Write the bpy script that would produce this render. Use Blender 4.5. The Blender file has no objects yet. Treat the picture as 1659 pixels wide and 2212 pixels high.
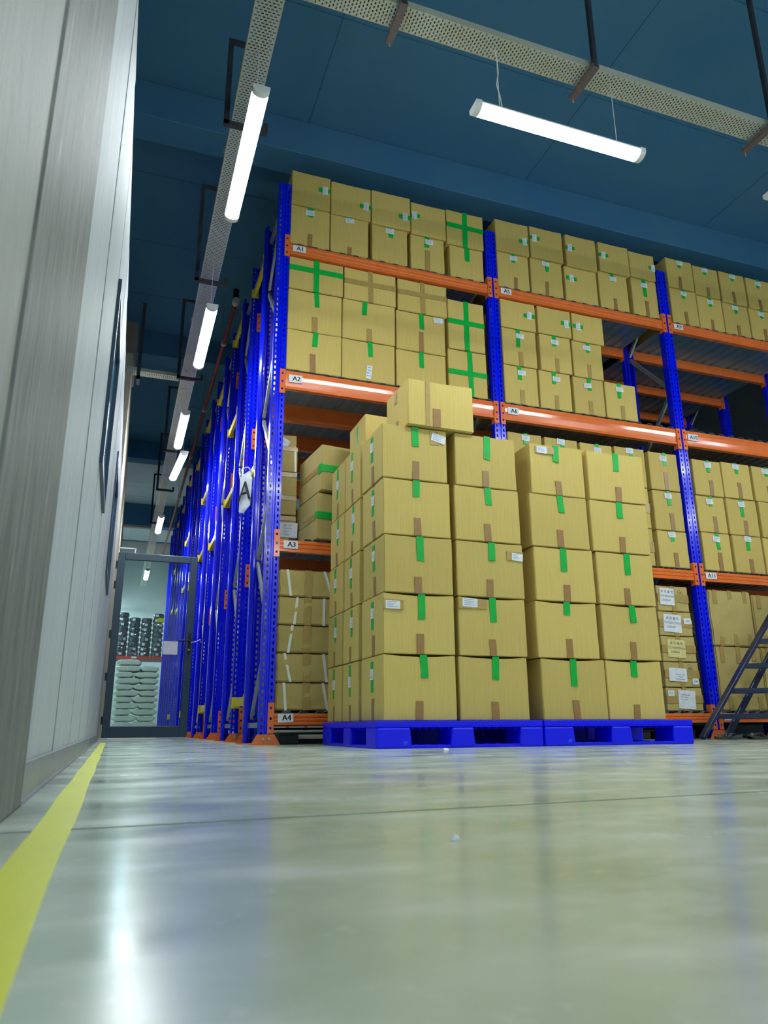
import bpy, bmesh, math, random
from mathutils import Matrix, Vector
random.seed(7)
S = bpy.context.scene
COL = S.collection
# ------------------------------------------------------------ camera / exposure
cd = bpy.data.cameras.new('camera'); cam = bpy.data.objects.new('camera', cd); COL.objects.link(cam)
cd.sensor_fit = 'HORIZONTAL'; cd.sensor_width = 36.0; cd.lens = 1598.2 / 1659 * 36
r_, u_, f_ = (0.94295234, -0.33286574, -0.00642579), (-0.08715418, -0.26542888, 0.96018314), (0.32131766, 0.9048469, 0.27929742)
cam.matrix_world = Matrix(((r_[0], u_[0], -f_[0], 0), (r_[1], u_[1], -f_[1], 0), (r_[2], u_[2], -f_[2], .12), (0, 0, 0, 1)))
cd.clip_start = .02; cd.clip_end = 100
cd.dof.use_dof = True; cd.dof.focus_distance = 5.0; cd.dof.aperture_fstop = 11
S.camera = cam
w = bpy.data.worlds.new('world'); S.world = w; w.use_nodes = True
w.node_tree.nodes['Background'].inputs[0].default_value = (.55, .7, .8, 1); w.node_tree.nodes['Background'].inputs[1].default_value = .3
S.view_settings.view_transform = 'Standard'; S.view_settings.look = 'None'; S.view_settings.gamma = 1
S.view_settings.exposure = 1.95
S.cycles.use_denoising = True; S.cycles.max_bounces = 8; S.cycles.diffuse_bounces = 4; S.cycles.transparent_max_bounces = 8
S.cycles.sample_clamp_indirect = 6; S.cycles.caustics_reflective = False; S.cycles.caustics_refractive = False
LAMP = 26.0       # emission strength of the battens
HC = 5.8          # ceiling height

# ------------------------------------------------------------ materials
def lin(c): return tuple(((v / 255) / 12.92 if v / 255 <= .04045 else ((v / 255 + .055) / 1.055) ** 2.4) for v in c) + (1,)
def mat(name, rgb, rough=.6, metal=0, spec=.5, coat=0, var=None, scale=8, stretch=(1, 1, 1), bump=0, bscale=60, rnd=0, var2=None, emit=None, es=0):
    m = bpy.data.materials.new(name); m.use_nodes = True
    N = m.node_tree.nodes; L = m.node_tree.links; b = N['Principled BSDF']
    b.inputs['Base Color'].default_value = lin(rgb); b.inputs['Roughness'].default_value = rough
    b.inputs['Metallic'].default_value = metal; b.inputs['Specular IOR Level'].default_value = spec
    b.inputs['Coat Weight'].default_value = coat; b.inputs['Coat Roughness'].default_value = .08
    tc = N.new('ShaderNodeTexCoord'); mp = N.new('ShaderNodeMapping'); L.new(tc.outputs['Object'], mp.inputs[0]); mp.inputs['Scale'].default_value = stretch
    out = None
    if var:
        n = N.new('ShaderNodeTexNoise'); n.inputs['Scale'].default_value = scale; n.inputs['Detail'].default_value = 6; L.new(mp.outputs[0], n.inputs[0])
        r = N.new('ShaderNodeValToRGB'); r.color_ramp.elements[0].position = .32; r.color_ramp.elements[1].position = .68
        r.color_ramp.elements[0].color = lin(rgb); r.color_ramp.elements[1].color = lin(var)
        if var2: e = r.color_ramp.elements.new(.78); e.color = lin(var2)
        L.new(n.outputs[0], r.inputs[0]); out = r.outputs[0]
    if rnd:
        oi = N.new('ShaderNodeObjectInfo'); hs = N.new('ShaderNodeHueSaturation')
        ma = N.new('ShaderNodeMapRange'); ma.inputs[3].default_value = 1 - rnd; ma.inputs[4].default_value = 1 + rnd
        L.new(oi.outputs['Random'], ma.inputs[0]); L.new(ma.outputs[0], hs.inputs['Value'])
        if out: L.new(out, hs.inputs['Color'])
        else: hs.inputs['Color'].default_value = lin(rgb)
        out = hs.outputs[0]
    if out: L.new(out, b.inputs['Base Color'])
    if bump:
        n2 = N.new('ShaderNodeTexNoise'); n2.inputs['Scale'].default_value = bscale; n2.inputs['Detail'].default_value = 4; L.new(mp.outputs[0], n2.inputs[0])
        bp = N.new('ShaderNodeBump'); bp.inputs['Strength'].default_value = bump; bp.inputs['Distance'].default_value = .01
        L.new(n2.outputs[0], bp.inputs['Height']); L.new(bp.outputs[0], b.inputs['Normal'])
    if emit: b.inputs['Emission Color'].default_value = lin(emit); b.inputs['Emission Strength'].default_value = es
    return m
M = dict(
    card=mat('cardboard', (200, 176, 100), .75, spec=.25, var=(206, 183, 106), scale=5, stretch=(22, 22, .6), bump=.25, bscale=9, rnd=.07),
    card2=mat('dull_cardboard', (182, 162, 100), .8, spec=.2, var=(194, 174, 110), scale=5, stretch=(1, 1, 1), bump=.6, bscale=7, rnd=.06),
    green=mat('green_tape', (0, 168, 62), .35, spec=.4, var=(0, 178, 66), scale=30),
    brown=mat('brown_tape', (152, 116, 72), .3, spec=.4, var=(160, 124, 78), scale=30, bump=.2),
    clear=mat('faded_clear_tape', (168, 142, 80), .2, spec=.6, var=(178, 152, 88), scale=30, bump=.3),
    ink=mat('ink', (45, 50, 60), .7), inkb=mat('pale_blue_print', (120, 130, 175), .7),
    paper=mat('paper', (232, 236, 240), .6, var=(214, 220, 228), scale=25),
    paper_y=mat('yellowed_paper', (222, 214, 150), .7, var=(210, 200, 132), scale=18),
    strap=mat('white_strap', (228, 232, 224), .4),
    blue=mat('blue_steel', (0, 18, 238), .2, spec=.5, coat=.2, var=(0, 26, 245), scale=14),
    orange=mat('orange_steel', (232, 120, 52), .18, spec=.5, coat=.3, var=(226, 112, 48), scale=10),
    yellow=mat('yellow_steel', (222, 204, 40), .35, coat=.2, var=(206, 186, 44), scale=12),
    galv=mat('galvanised_steel', (178, 190, 196), .35, metal=.7, var=(160, 172, 180), scale=40),
    deck=mat('deck_steel', (136, 164, 184), .3, metal=.35, var=(116, 146, 168), scale=3, stretch=(2, .6, 1)),
    bolt=mat('bolt_steel', (196, 190, 176), .35, metal=.6),
    plastic=mat('blue_plastic', (0, 8, 250), .38, spec=.4, var=(0, 20, 252), scale=9, var2=(44, 110, 236)),
    tray=mat('tray_steel', (205, 208, 196), .42, metal=.35, var=(196, 200, 180), scale=3),
    batten=mat('batten_white', (232, 236, 236), .45),
    bracket=mat('dark_bracket_steel', (34, 44, 54), .55, var=(60, 60, 66), scale=6),
    rust=mat('brown_bracket_steel', (96, 84, 86), .6, var=(120, 104, 102), scale=18, stretch=(1, 6, 1)),
    ceil=mat('painted_ceiling', (66, 118, 160), .85, spec=.2, var=(74, 124, 160), scale=1.2),
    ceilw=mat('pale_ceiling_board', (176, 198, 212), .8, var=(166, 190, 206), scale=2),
    wallw=mat('white_plaster', (204, 210, 206), .8, var=(194, 202, 200), scale=2),
    wallb=mat('beige_plaster', (176, 172, 150), .8, var=(164, 160, 140), scale=3),
    shade_sheet=mat('added_dark_sheet', (40, 46, 54), .8, var=(34, 40, 48), scale=4),
    joint=mat('joint_filler', (92, 98, 92), .8, var=(120, 126, 116), scale=14),
    duct=mat('duct_board', (150, 146, 128), .8, var=(120, 118, 112), scale=4),
    skirt=mat('grey_skirting', (148, 154, 156), .35, metal=.4, var=(136, 142, 146), scale=5),
    dframe=mat('slate_frame', (52, 76, 92), .4, var=(48, 72, 88), scale=6),
    pane=mat('blue_glass_pane', (84, 140, 176), .15, spec=.7),
    black=mat('black_plastic', (20, 22, 26), .4, var=(36, 38, 42), scale=12),
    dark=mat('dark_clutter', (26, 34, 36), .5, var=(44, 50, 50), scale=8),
    ladder=mat('navy_ladder_paint', (22, 32, 66), .3, var=(40, 50, 80), scale=9, stretch=(1, 1, 3)),
    pipe=mat('red_pipe_paint', (128, 52, 58), .45, var=(148, 66, 72), scale=12),
    ring=mat('pale_coupling', (205, 200, 196), .4),
    sack=mat('woven_sack', (228, 230, 214), .6, var=(214, 218, 202), scale=7, bump=.5, bscale=22),
    coil=mat('black_coil', (16, 24, 30), .2, spec=.8, coat=.6, var=(112, 126, 134), scale=16, stretch=(1, 1, 2.2), var2=(205, 214, 218)),
    redbeam=mat('red_beam', (200, 66, 50), .4),
    red=mat('red_patch', (196, 30, 60), .6), hivis=mat('hivis_yellow', (208, 222, 20), .6),
    tape=mat('yellow_floor_tape', (220, 226, 12), .4, spec=.5, var=(212, 218, 16), scale=7, stretch=(3, .6, 1)),
    tapef=mat('worn_yellow_tape', (176, 176, 92), .5, var=(150, 152, 120), scale=20),
    sandal=mat('dark_green_rubber', (34, 48, 46), .6, var=(52, 62, 56), scale=30),
    strapb=mat('grey_sandal_strap', (96, 98, 92), .7, var=(60, 62, 60), scale=60),
    film=mat('plastic_film', (214, 220, 226), .3),
    thr=mat('threshold_plate', (150, 156, 152), .5),
)
def emitmat():
    m = bpy.data.materials.new('lit_diffuser'); m.use_nodes = True; N = m.node_tree.nodes
    b = N['Principled BSDF']; b.inputs['Base Color'].default_value = (.9, .95, 1, 1)
    b.inputs['Emission Color'].default_value = (.90, .97, 1, 1); b.inputs['Emission Strength'].default_value = LAMP
    return m
M['emit'] = emitmat()
def glassmat():
    m = bpy.data.materials.new('clear_glass'); m.use_nodes = True; N = m.node_tree.nodes; L = m.node_tree.links
    N.remove(N['Principled BSDF']); t = N.new('ShaderNodeBsdfTransparent'); g = N.new('ShaderNodeBsdfGlossy'); x = N.new('ShaderNodeMixShader')
    t.inputs[0].default_value = (.80, .93, .95, 1); g.inputs['Roughness'].default_value = .03
    fr = N.new('ShaderNodeFresnel'); fr.inputs[0].default_value = 1.5
    L.new(fr.outputs[0], x.inputs[0]); L.new(t.outputs[0], x.inputs[1]); L.new(g.outputs[0], x.inputs[2]); L.new(x.outputs[0], N['Material Output'].inputs[0])
    return m
M['glass'] = glassmat()
RINGS = ((1.93, 2.15, .57), (2.2, 1.95, .60), (2.75, 2.5, .70))      # wear rings left by turning wheels
def floormat():
    m = bpy.data.materials.new('polished_concrete'); m.use_nodes = True; N = m.node_tree.nodes; L = m.node_tree.links; b = N['Principled BSDF']
    tc = N.new('ShaderNodeTexCoord')
    def noise(sc, st, det=6):
        mp = N.new('ShaderNodeMapping'); mp.inputs['Scale'].default_value = st; L.new(tc.outputs['Object'], mp.inputs[0])
        n = N.new('ShaderNodeTexNoise'); n.inputs['Scale'].default_value = sc; n.inputs['Detail'].default_value = det; L.new(mp.outputs[0], n.inputs[0]); return n.outputs[0]
    def ramp(inp, p0, c0, p1, c1):
        r = N.new('ShaderNodeValToRGB'); r.color_ramp.elements[0].position = p0; r.color_ramp.elements[0].color = c0
        r.color_ramp.elements[1].position = p1; r.color_ramp.elements[1].color = c1; L.new(inp, r.inputs[0]); return r.outputs[0]
    base = ramp(noise(6, (1, 1, 1), 9), .3, lin((168, 186, 164)), .7, lin((196, 210, 196)))
    scuff = ramp(noise(5.5, (.8, 1.5, 1), 10), .53, (0, 0, 0, 1), .70, (.7, .7, .7, 1))
    mx = N.new('ShaderNodeMix'); mx.data_type = 'RGBA'; L.new(scuff, mx.inputs[0]); L.new(base, mx.inputs[6]); mx.inputs[7].default_value = lin((218, 226, 218))
    spk = ramp(noise(38, (1, 1, 1), 4), .62, (0, 0, 0, 1), .74, (.6, .6, .6, 1))
    mx2 = N.new('ShaderNodeMix'); mx2.data_type = 'RGBA'; L.new(spk, mx2.inputs[0]); L.new(mx.outputs[2], mx2.inputs[6]); mx2.inputs[7].default_value = lin((206, 212, 202))
    src = mx2.outputs[2]; rmask = ramp(noise(2.6, (1, 1, 1), 2), .42, (0, 0, 0, 1), .6, (.5, .5, .5, 1))
    for cx, cy, rad in RINGS:
        vd = N.new('ShaderNodeVectorMath'); vd.operation = 'DISTANCE'; sx = N.new('ShaderNodeVectorMath'); sx.operation = 'MULTIPLY'; sx.inputs[1].default_value = (1, 1, 0)
        L.new(tc.outputs['Object'], sx.inputs[0]); L.new(sx.outputs[0], vd.inputs[0]); vd.inputs[1].default_value = (cx, cy, 0)
        sb = N.new('ShaderNodeMath'); sb.operation = 'SUBTRACT'; L.new(vd.outputs['Value'], sb.inputs[0]); sb.inputs[1].default_value = rad
        ab = N.new('ShaderNodeMath'); ab.operation = 'ABSOLUTE'; L.new(sb.outputs[0], ab.inputs[0])
        lt = N.new('ShaderNodeMath'); lt.operation = 'LESS_THAN'; L.new(ab.outputs[0], lt.inputs[0]); lt.inputs[1].default_value = .009
        ml = N.new('ShaderNodeMath'); ml.operation = 'MULTIPLY'; L.new(lt.outputs[0], ml.inputs[0]); L.new(rmask, ml.inputs[1])
        m3 = N.new('ShaderNodeMix'); m3.data_type = 'RGBA'; L.new(ml.outputs[0], m3.inputs[0]); L.new(src, m3.inputs[6]); m3.inputs[7].default_value = lin((232, 238, 232)); src = m3.outputs[2]
    L.new(src, b.inputs['Base Color'])
    rr = N.new('ShaderNodeMapRange'); rr.inputs[1].default_value = .3; rr.inputs[2].default_value = .75; rr.inputs[3].default_value = .11; rr.inputs[4].default_value = .32
    L.new(noise(2.8, (.8, 1.5, 1), 8), rr.inputs[0]); L.new(rr.outputs[0], b.inputs['Roughness'])
    b.inputs['Specular IOR Level'].default_value = .5
    bp = N.new('ShaderNodeBump'); bp.inputs['Strength'].default_value = .035; bp.inputs['Distance'].default_value = .01
    L.new(noise(3.5, (1, 1, 1), 3), bp.inputs['Height']); L.new(bp.outputs[0], b.inputs['Normal'])
    return m
M['floor'] = floormat()
def streaked(name, a, b_, c, sc, stretch):
    m = mat(name, a, .58, spec=.35, var=b_, scale=sc, stretch=stretch, var2=c, bump=.35, bscale=30); return m
M['conc'] = streaked('streaked_concrete', (98, 102, 100), (128, 132, 128), (176, 180, 178), 22, (1.2, 3.5, .35))
M['conc2'] = streaked('smooth_concrete', (150, 154, 148), (160, 164, 158), (186, 190, 186), 4, (2, 5, .7))
M['panel'] = streaked('painted_panel', (166, 176, 180), (186, 194, 198), (204, 212, 218), 9, (2, 7, .4))

# ------------------------------------------------------------ mesh builder
class MB:
    def __init__(s): s.v = []; s.f = []; s.m = []
    def add(s, vs, fs, mi=0):
        n = len(s.v); s.v += [tuple(v) for v in vs]; s.f += [tuple(i + n for i in f) for f in fs]; s.m += [mi] * len(fs)
    def box(s, x0, y0, z0, x1, y1, z1, mi=0, mtx=None):
        vs = [Vector(p) for p in ((x0, y0, z0), (x1, y0, z0), (x1, y1, z0), (x0, y1, z0), (x0, y0, z1), (x1, y0, z1), (x1, y1, z1), (x0, y1, z1))]
        if mtx: vs = [mtx @ v for v in vs]
        s.add(vs, [(0, 3, 2, 1), (4, 5, 6, 7), (0, 1, 5, 4), (1, 2, 6, 5), (2, 3, 7, 6), (3, 0, 4, 7)], mi)
    def bar(s, p0, p1, w, h=None, mi=0, up=(0, 0, 1)):
        p0 = Vector(p0); p1 = Vector(p1); h = h or w; d = (p1 - p0).normalized(); up = Vector(up)
        if abs(d.dot(up)) > .95: up = Vector((0, 1, 0))
        a = d.cross(up).normalized() * w / 2; b = a.cross(d).normalized() * h / 2
        vs = [p0 - a - b, p0 + a - b, p0 + a + b, p0 - a + b, p1 - a - b, p1 + a - b, p1 + a + b, p1 - a + b]
        s.add(vs, [(0, 3, 2, 1), (4, 5, 6, 7), (0, 1, 5, 4), (1, 2, 6, 5), (2, 3, 7, 6), (3, 0, 4, 7)], mi)
    def tube(s, pts, r, n=10, mi=0, cap=True):
        pts = [Vector(p) for p in pts]; rings = []
        for i, p in enumerate(pts):
            d = (pts[min(i + 1, len(pts) - 1)] - pts[max(i - 1, 0)]).normalized()
            up = Vector((0, 0, 1)) if abs(d.z) < .9 else Vector((1, 0, 0))
            a = d.cross(up).normalized(); b = a.cross(d)
            rings.append([p + (a * math.cos(t * 2 * math.pi / n) + b * math.sin(t * 2 * math.pi / n)) * r for t in range(n)])
        vs = [v for R in rings for v in R]; fs = []
        for i in range(len(pts) - 1):
            for t in range(n): fs.append((i * n + t, i * n + (t + 1) % n, (i + 1) * n + (t + 1) % n, (i + 1) * n + t))
        if cap: fs += [tuple(reversed(range(n))), tuple(range((len(pts) - 1) * n, len(pts) * n))]
        s.add(vs, fs, mi)
    def prism(s, prof, a0, a1, axis='x', mi=0):
        n = len(prof)
        if axis == 'x': vs = [(a0, p, q) for p, q in prof] + [(a1, p, q) for p, q in prof]
        elif axis == 'y': vs = [(p, a0, q) for p, q in prof] + [(p, a1, q) for p, q in prof]
        else: vs = [(p, q, a0) for p, q in prof] + [(p, q, a1) for p, q in prof]
        s.add(vs, [(i, (i + 1) % n, n + (i + 1) % n, n + i) for i in range(n)] + [tuple(reversed(range(n))), tuple(range(n, 2 * n))], mi)
    def mesh(s, name, mats, bevel=0, seg=1, smooth=False):
        me = bpy.data.meshes.new(name); me.from_pydata(s.v, [], s.f)
        for m in (mats if isinstance(mats, (list, tuple)) else [mats]): me.materials.append(m)
        for p, mi in zip(me.polygons, s.m): p.material_index = mi
        bm = bmesh.new(); bm.from_mesh(me)
        if bevel: bmesh.ops.bevel(bm, geom=bm.edges[:], offset=bevel, segments=seg, affect='EDGES', profile=.5)
        bmesh.ops.recalc_face_normals(bm, faces=bm.faces[:]); bm.to_mesh(me); bm.free()
        if smooth: me.polygons.foreach_set('use_smooth', [True] * len(me.polygons))
        return me
    def build(s, name, mats, parent=None, bevel=0, seg=1, smooth=False):
        return put(name, s.mesh(name, mats, bevel, seg, smooth), parent)
def put(name, me, parent=None, loc=(0, 0, 0)):
    o = bpy.data.objects.new(name, me); COL.objects.link(o); o.parent = parent; o.location = loc; return o
def tag(o, label, cat, group=None, kind=None):
    o['label'] = label; o['category'] = cat
    if group: o['group'] = group
    if kind: o['kind'] = kind
    return o
def thing(name, label, cat, loc=(0, 0, 0), rz=0, group=None):
    o = bpy.data.objects.new(name, None); COL.objects.link(o); o.location = loc; o.rotation_euler = (0, 0, rz); o.empty_display_size = .1
    return tag(o, label, cat, group)
def struct(name, mb, mats, label=None, **k):
    o = mb.build(name, mats, None, **k); o['kind'] = 'structure'
    if label: o['label'] = label
    return o
def copy_tree(o, parent=None):
    c = o.copy(); COL.objects.link(c); c.parent = parent
    for ch in [x for x in KIDS.get(o.name, [])]: copy_tree(ch, c)
    return c
KIDS = {}
def note_kids(root):
    for o in COL.objects:
        if o.parent: KIDS.setdefault(o.parent.name, [])
    def rec(r):
        KIDS[r.name] = [o for o in COL.objects if o.parent == r]
        for k in KIDS[r.name]: rec(k)
    rec(root)
def text_mesh(txt, size, spacing=1.0, align='CENTER'):
    cu = bpy.data.curves.new('t', 'FONT'); cu.body = txt; cu.size = size; cu.align_x = align; cu.align_y = 'CENTER'; cu.resolution_u = 2; cu.space_line = spacing
    o = bpy.data.objects.new('t', cu); COL.objects.link(o); bpy.context.view_layer.update()
    me = bpy.data.meshes.new_from_object(o.evaluated_get(bpy.context.evaluated_depsgraph_get()))
    bpy.data.objects.remove(o); bpy.data.curves.remove(cu); return me
def sheet(name, parent, x, y, z, w, h, mats, lines=(), rot=0, seed=0, bold=False):
    """paper facing -Y centred at x,z ; lines = [(text,size,dx,dz)]"""
    mb = MB(); rr = random.Random(seed)
    R = Matrix.Translation((x, y, z)) @ Matrix.Rotation(rot, 4, 'Y')
    mb.box(-w / 2, -.0015, -h / 2, w / 2, 0, h / 2, 0, R)
    for t, sz, dx, dz in lines:
        me = text_mesh(t, sz)
        for off in ((-.0015, .0, .0015) if bold else (0,)):
            vs = [R @ Vector((v.co.x + dx + off, -.0022, v.co.y + dz)) for v in me.vertices]
            mb.add(vs, [tuple(p.vertices) for p in me.polygons], 1)
        bpy.data.meshes.remove(me)
    return mb.build(name, mats, parent)

# ------------------------------------------------------------ the setting
X0, X1, Y0, Y1 = -3.5, 13.0, -5.0, 24.0
mb = MB(); g_ = .007
J = lambda x: 1.07 + .072 * (x + .03)      # expansion joint across the floor
mb.add([(X0, Y0, 0), (X1, Y0, 0), (X1, J(X1) - g_, 0), (X0, J(X0) - g_, 0)], [(0, 1, 2, 3)])
mb.add([(X0, J(X0) + g_, 0), (X1, J(X1) + g_, 0), (X1, Y1, 0), (X0, Y1, 0)], [(0, 1, 2, 3)])
mb.add([(X0, J(X0) - g_, -.004), (X1, J(X1) - g_, -.004), (X1, J(X1) + g_, -.004), (X0, J(X0) + g_, -.004)], [(0, 1, 2, 3)], 1)
mb.add([(X0, J(X0) - g_, 0), (X1, J(X1) - g_, 0), (X1, J(X1) - g_, -.004), (X0, J(X0) - g_, -.004)], [(0, 1, 2, 3)])
mb.add([(X0, J(X0) + g_, 0), (X1, J(X1) + g_, 0), (X1, J(X1) + g_, -.004), (X0, J(X0) + g_, -.004)], [(0, 1, 2, 3)])
struct('floor', mb, [M['floor'], M['joint']])
# ceiling of large boards with fine open joints
mb = MB(); xs = [X0 + i * 2.4 for i in range(8)]; ys = [Y0 + i * 1.2 for i in range(26)]
mb.box(X0, Y0, HC + .006, X1 + .3, Y1 + .2, HC + .1)
for i in range(7):
    for j in range(25):
        g = .004; mb.box(xs[i] + g, ys[j] + g, HC, min(xs[i + 1], X1) - g, min(ys[j + 1], Y1) - g, HC + .005)
struct('ceiling', mb, M['ceil'])
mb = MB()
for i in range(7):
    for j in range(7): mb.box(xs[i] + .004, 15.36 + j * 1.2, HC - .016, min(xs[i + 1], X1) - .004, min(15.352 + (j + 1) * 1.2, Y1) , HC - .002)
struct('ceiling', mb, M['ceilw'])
for n, (a, b, zb) in enumerate(((1.16, 1.48, 5.42), (5.78, 6.1, 5.42), (10.4, 10.72, 5.42), (15.02, 15.34, 5.42), (19.6, 19.95, 5.2))):
    mb = MB(); mb.box(X0, a, zb, X1, b, HC - .002); struct('trim_%d' % (n + 1), mb, M['ceil'], bevel=.006)
def wall(name, x0, y0, x1, y1, z1, m, z0=0):
    mb = MB(); mb.box(x0, y0, z0, x1, y1, z1); return struct(name, mb, M[m])
wall('wall_back', X0, Y1, X1, Y1 + .15, HC, 'wallw')
wall('wall_right', X1, Y0, X1 + .15, Y1, HC, 'wallw')
wall('wall_front', X0, Y0 - .15, X1, Y0, HC, 'wallw')
wall('wall_far_left', X0 - .15, Y0, X0, Y1, HC, 'wallb')
mb = MB(); mb.box(3.2, 7.9, 0, X1, 7.98, HC - .3); struct('added_shade_sheet', mb, M['shade_sheet'])  # added sheet, not a known wall; keeps the shelves dark from behind
# aisle wall: concrete pier, painted panels with open seams, skirting
mb = MB(); mb.box(-.30, -1.2, 0, -.131, .789, 2.68); struct('wall_left', mb, M['conc2'], bevel=.003)
mb = MB(); mb.box(-.30, .791, 0, -.128, 1.40, 2.68)
struct('wall_left', mb, M['conc'], bevel=.004)
mb = MB(); ed = [(1.40, 1.636), (1.648, 2.19), (2.195, 2.62), (2.625, 3.02), (3.8, 4.3), (4.304, 4.9), (4.904, 5.5), (6.6, 7.3), (7.304, 8.55)]
for i, (a, b) in enumerate(ed): mb.box(-.24, a, 0, -.14 - (i % 2) * .0025, b, 2.68)
for a, b, z0, z1 in ((3.024, 3.796, 1.15, 2.0), (5.504, 6.596, 1.2, 2.1)):
    mb.box(-.24, a, 0, -.1415, b, z0); mb.box(-.24, a, z1, -.1415, b, 2.68)
mb.box(-.30, 1.41, 0, -.236, 8.54, 2.66)
struct('wall_left', mb, M['panel'])
mb = MB(); mb.box(-.30, 8.56, 0, -.15, 19.0, 4.46); struct('wall_left', mb, M['wallb'])
mb = MB()
for a, b in ((1.402, 1.75), (1.753, 3.40), (3.403, 8.54)): mb.box(-.1395, a, 0, -.131, b, .066)
mb.box(-.1395, 1.402, .0, -.128, 8.54, .008)
struct('baseboard_left', mb, M['skirt'])
for n, (a, b, z0, z1) in enumerate(((3.024, 3.796, 1.15, 2.0), (5.504, 6.596, 1.2, 2.1))):
    wn = bpy.data.objects.new('window_%d' % (n + 1), None); COL.objects.link(wn); wn['kind'] = 'structure'; wn.location = (-.14, (a + b) / 2, z0)
    h = z1 - z0; hw = (b - a) / 2
    mb = MB(); t = .045
    mb.box(-.06, -hw, 0, .012, -hw + t, h); mb.box(-.06, hw - t, 0, .012, hw, h); mb.box(-.06, -hw + t, 0, .012, hw - t, t); mb.box(-.06, -hw + t, h - t, .012, hw - t, h)
    mb.build('window_frame', M['dframe'], wn)
    mb = MB(); mb.box(-.05, -hw + t, t, -.008, hw - t, h - t); mb.build('pane', M['pane'], wn)
# boxed duct and bracket behind the low wall
t = thing('boxed_duct', 'beige boxed duct hanging behind the top of the left wall', 'duct', (-.22, 9.05, 4.47))
mb = MB(); mb.box(-.14, 0, 0, .095, .5, .69); mb.build('duct_box', M['duct'], t, bevel=.006)
mb = MB(); mb.box(-.14, .1, .69, -.10, .14, HC - 4.47 - .001); mb.build('hanger', M['bracket'], t)
t = thing('hanging_bracket', 'long dark vertical bracket holding the cross tray beside the beige duct', 'bracket', (-.07, 8.5, 4.12))
mb = MB(); mb.box(-.02, -.02, 0, .02, .02, 1.0); mb.box(-.02, .02, .96, .02, .55, 1.0); mb.build('post', M['bracket'], t)
mb = MB(); mb.box(-.02, -.02, 0, .02, .2, .03); mb.build('arm', M['bracket'], t)

# ------------------------------------------------------------ floor tapes and threshold
mb = MB(); N_ = 60
pts = [(-.081 - .0008 * k * .12 + .0015 * math.sin(k * .9), -.036 - .0007 * k * .12 + .0015 * math.sin(k * .7 + 1), .15 + k * (7.35 / N_)) for k in range(N_ + 1)]
vs = [(a, y, .0007) for a, b, y in pts] + [(b, y, .0007) for a, b, y in pts] + [(a, y, 0) for a, b, y in pts] + [(b, y, 0) for a, b, y in pts]; n = N_ + 1
mb.add(vs, [f for k in range(N_) for f in ((k, k + n, k + 1 + n, k + 1), (k, k + 1, k + 1 + 2 * n, k + 2 * n), (k + n, k + 3 * n, k + 1 + 3 * n, k + 1 + n))])
tag(mb.build('floor_marking_tape', M['tape']), 'bright yellow floor marking tape running along the left wall', 'tape')
mb = MB(); mb.box(.845, 5.45, 0, .89, 8.9, .0006)
tag(mb.build('floor_marking_tape', M['tapef']), 'worn faded yellow tape on the floor beside the rack feet', 'tape')
mb = MB(); mb.box(-.125, 8.05, 0, .60, 9.42, .006); struct('trim_6', mb, M['thr'], bevel=.002)

# ------------------------------------------------------------ glass door across the aisle
D = bpy.data.objects.new('door_1', None); COL.objects.link(D); D['kind'] = 'structure'; D.location = (-.11, 9.5, .02)
D['label'] = 'open glass door with slate frame standing across the aisle'
W_, H_ = .96, 2.20; t = .085
mb = MB(); mb.box(0, 0, 0, t, .05, H_); mb.box(W_ - t, 0, 0, W_, .05, H_); mb.box(t, 0, 0, W_ - t, .05, .13); mb.box(t, 0, H_ - t, W_ - t, .05, H_)
mb.build('door_frame', M['dframe'], D, bevel=.004)
mb = MB(); mb.box(t - .01, .02, .12, W_ - t + .01, .028, H_ - t + .01); mb.build('glass_pane', M['glass'], D)
mb = MB(); mb.box(W_ - .058, -.012, .98, W_ - .026, 0, 1.24); hp = mb.build('handle_plate', M['black'], D, bevel=.003)
mb = MB(); mb.tube([(W_ - .042, -.012, 1.14), (W_ - .042, -.05, 1.14), (W_ - .17, -.05, 1.14)], .009, 8); mb.build('lever', M['black'], hp)
mb = MB(); mb.tube([(W_ - .042, -.018, 1.03), (W_ - .042, -.012, 1.03)], .012, 10); mb.build('key_cylinder', M['bolt'], hp)
for z in (.15, .65, 1.15, 1.75, 2.0):
    mb = MB(); mb.box(-.022, .005, z, .0, .045, z + .09); mb.build('hinge', M['black'], D)
mb = MB(); mb.bar((.0, .02, H_ + .06), (.2, .02, H_ + .06), .014, .014, 0); mb.bar((.2, .02, H_ + .06), (.19, .02, H_), .014, .014); mb.build('closer_arm', M['batten'], D)
sh = sheet('notice_sheet', D, .70, .018, 1.05, .17, .16, [M['paper'], M['ink']], [('NOTICE', .018, 0, .05)] and [], 0)
mb = MB(); mb.tube([(W_ - .02, .0, 1.12), (W_ + .03, -.02, 1.13), (W_ + .09, -.015, 1.16), (W_ + .1, -.01, 1.12)], .004, 6); mb.build('plastic_tie', M['film'], D)

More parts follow.
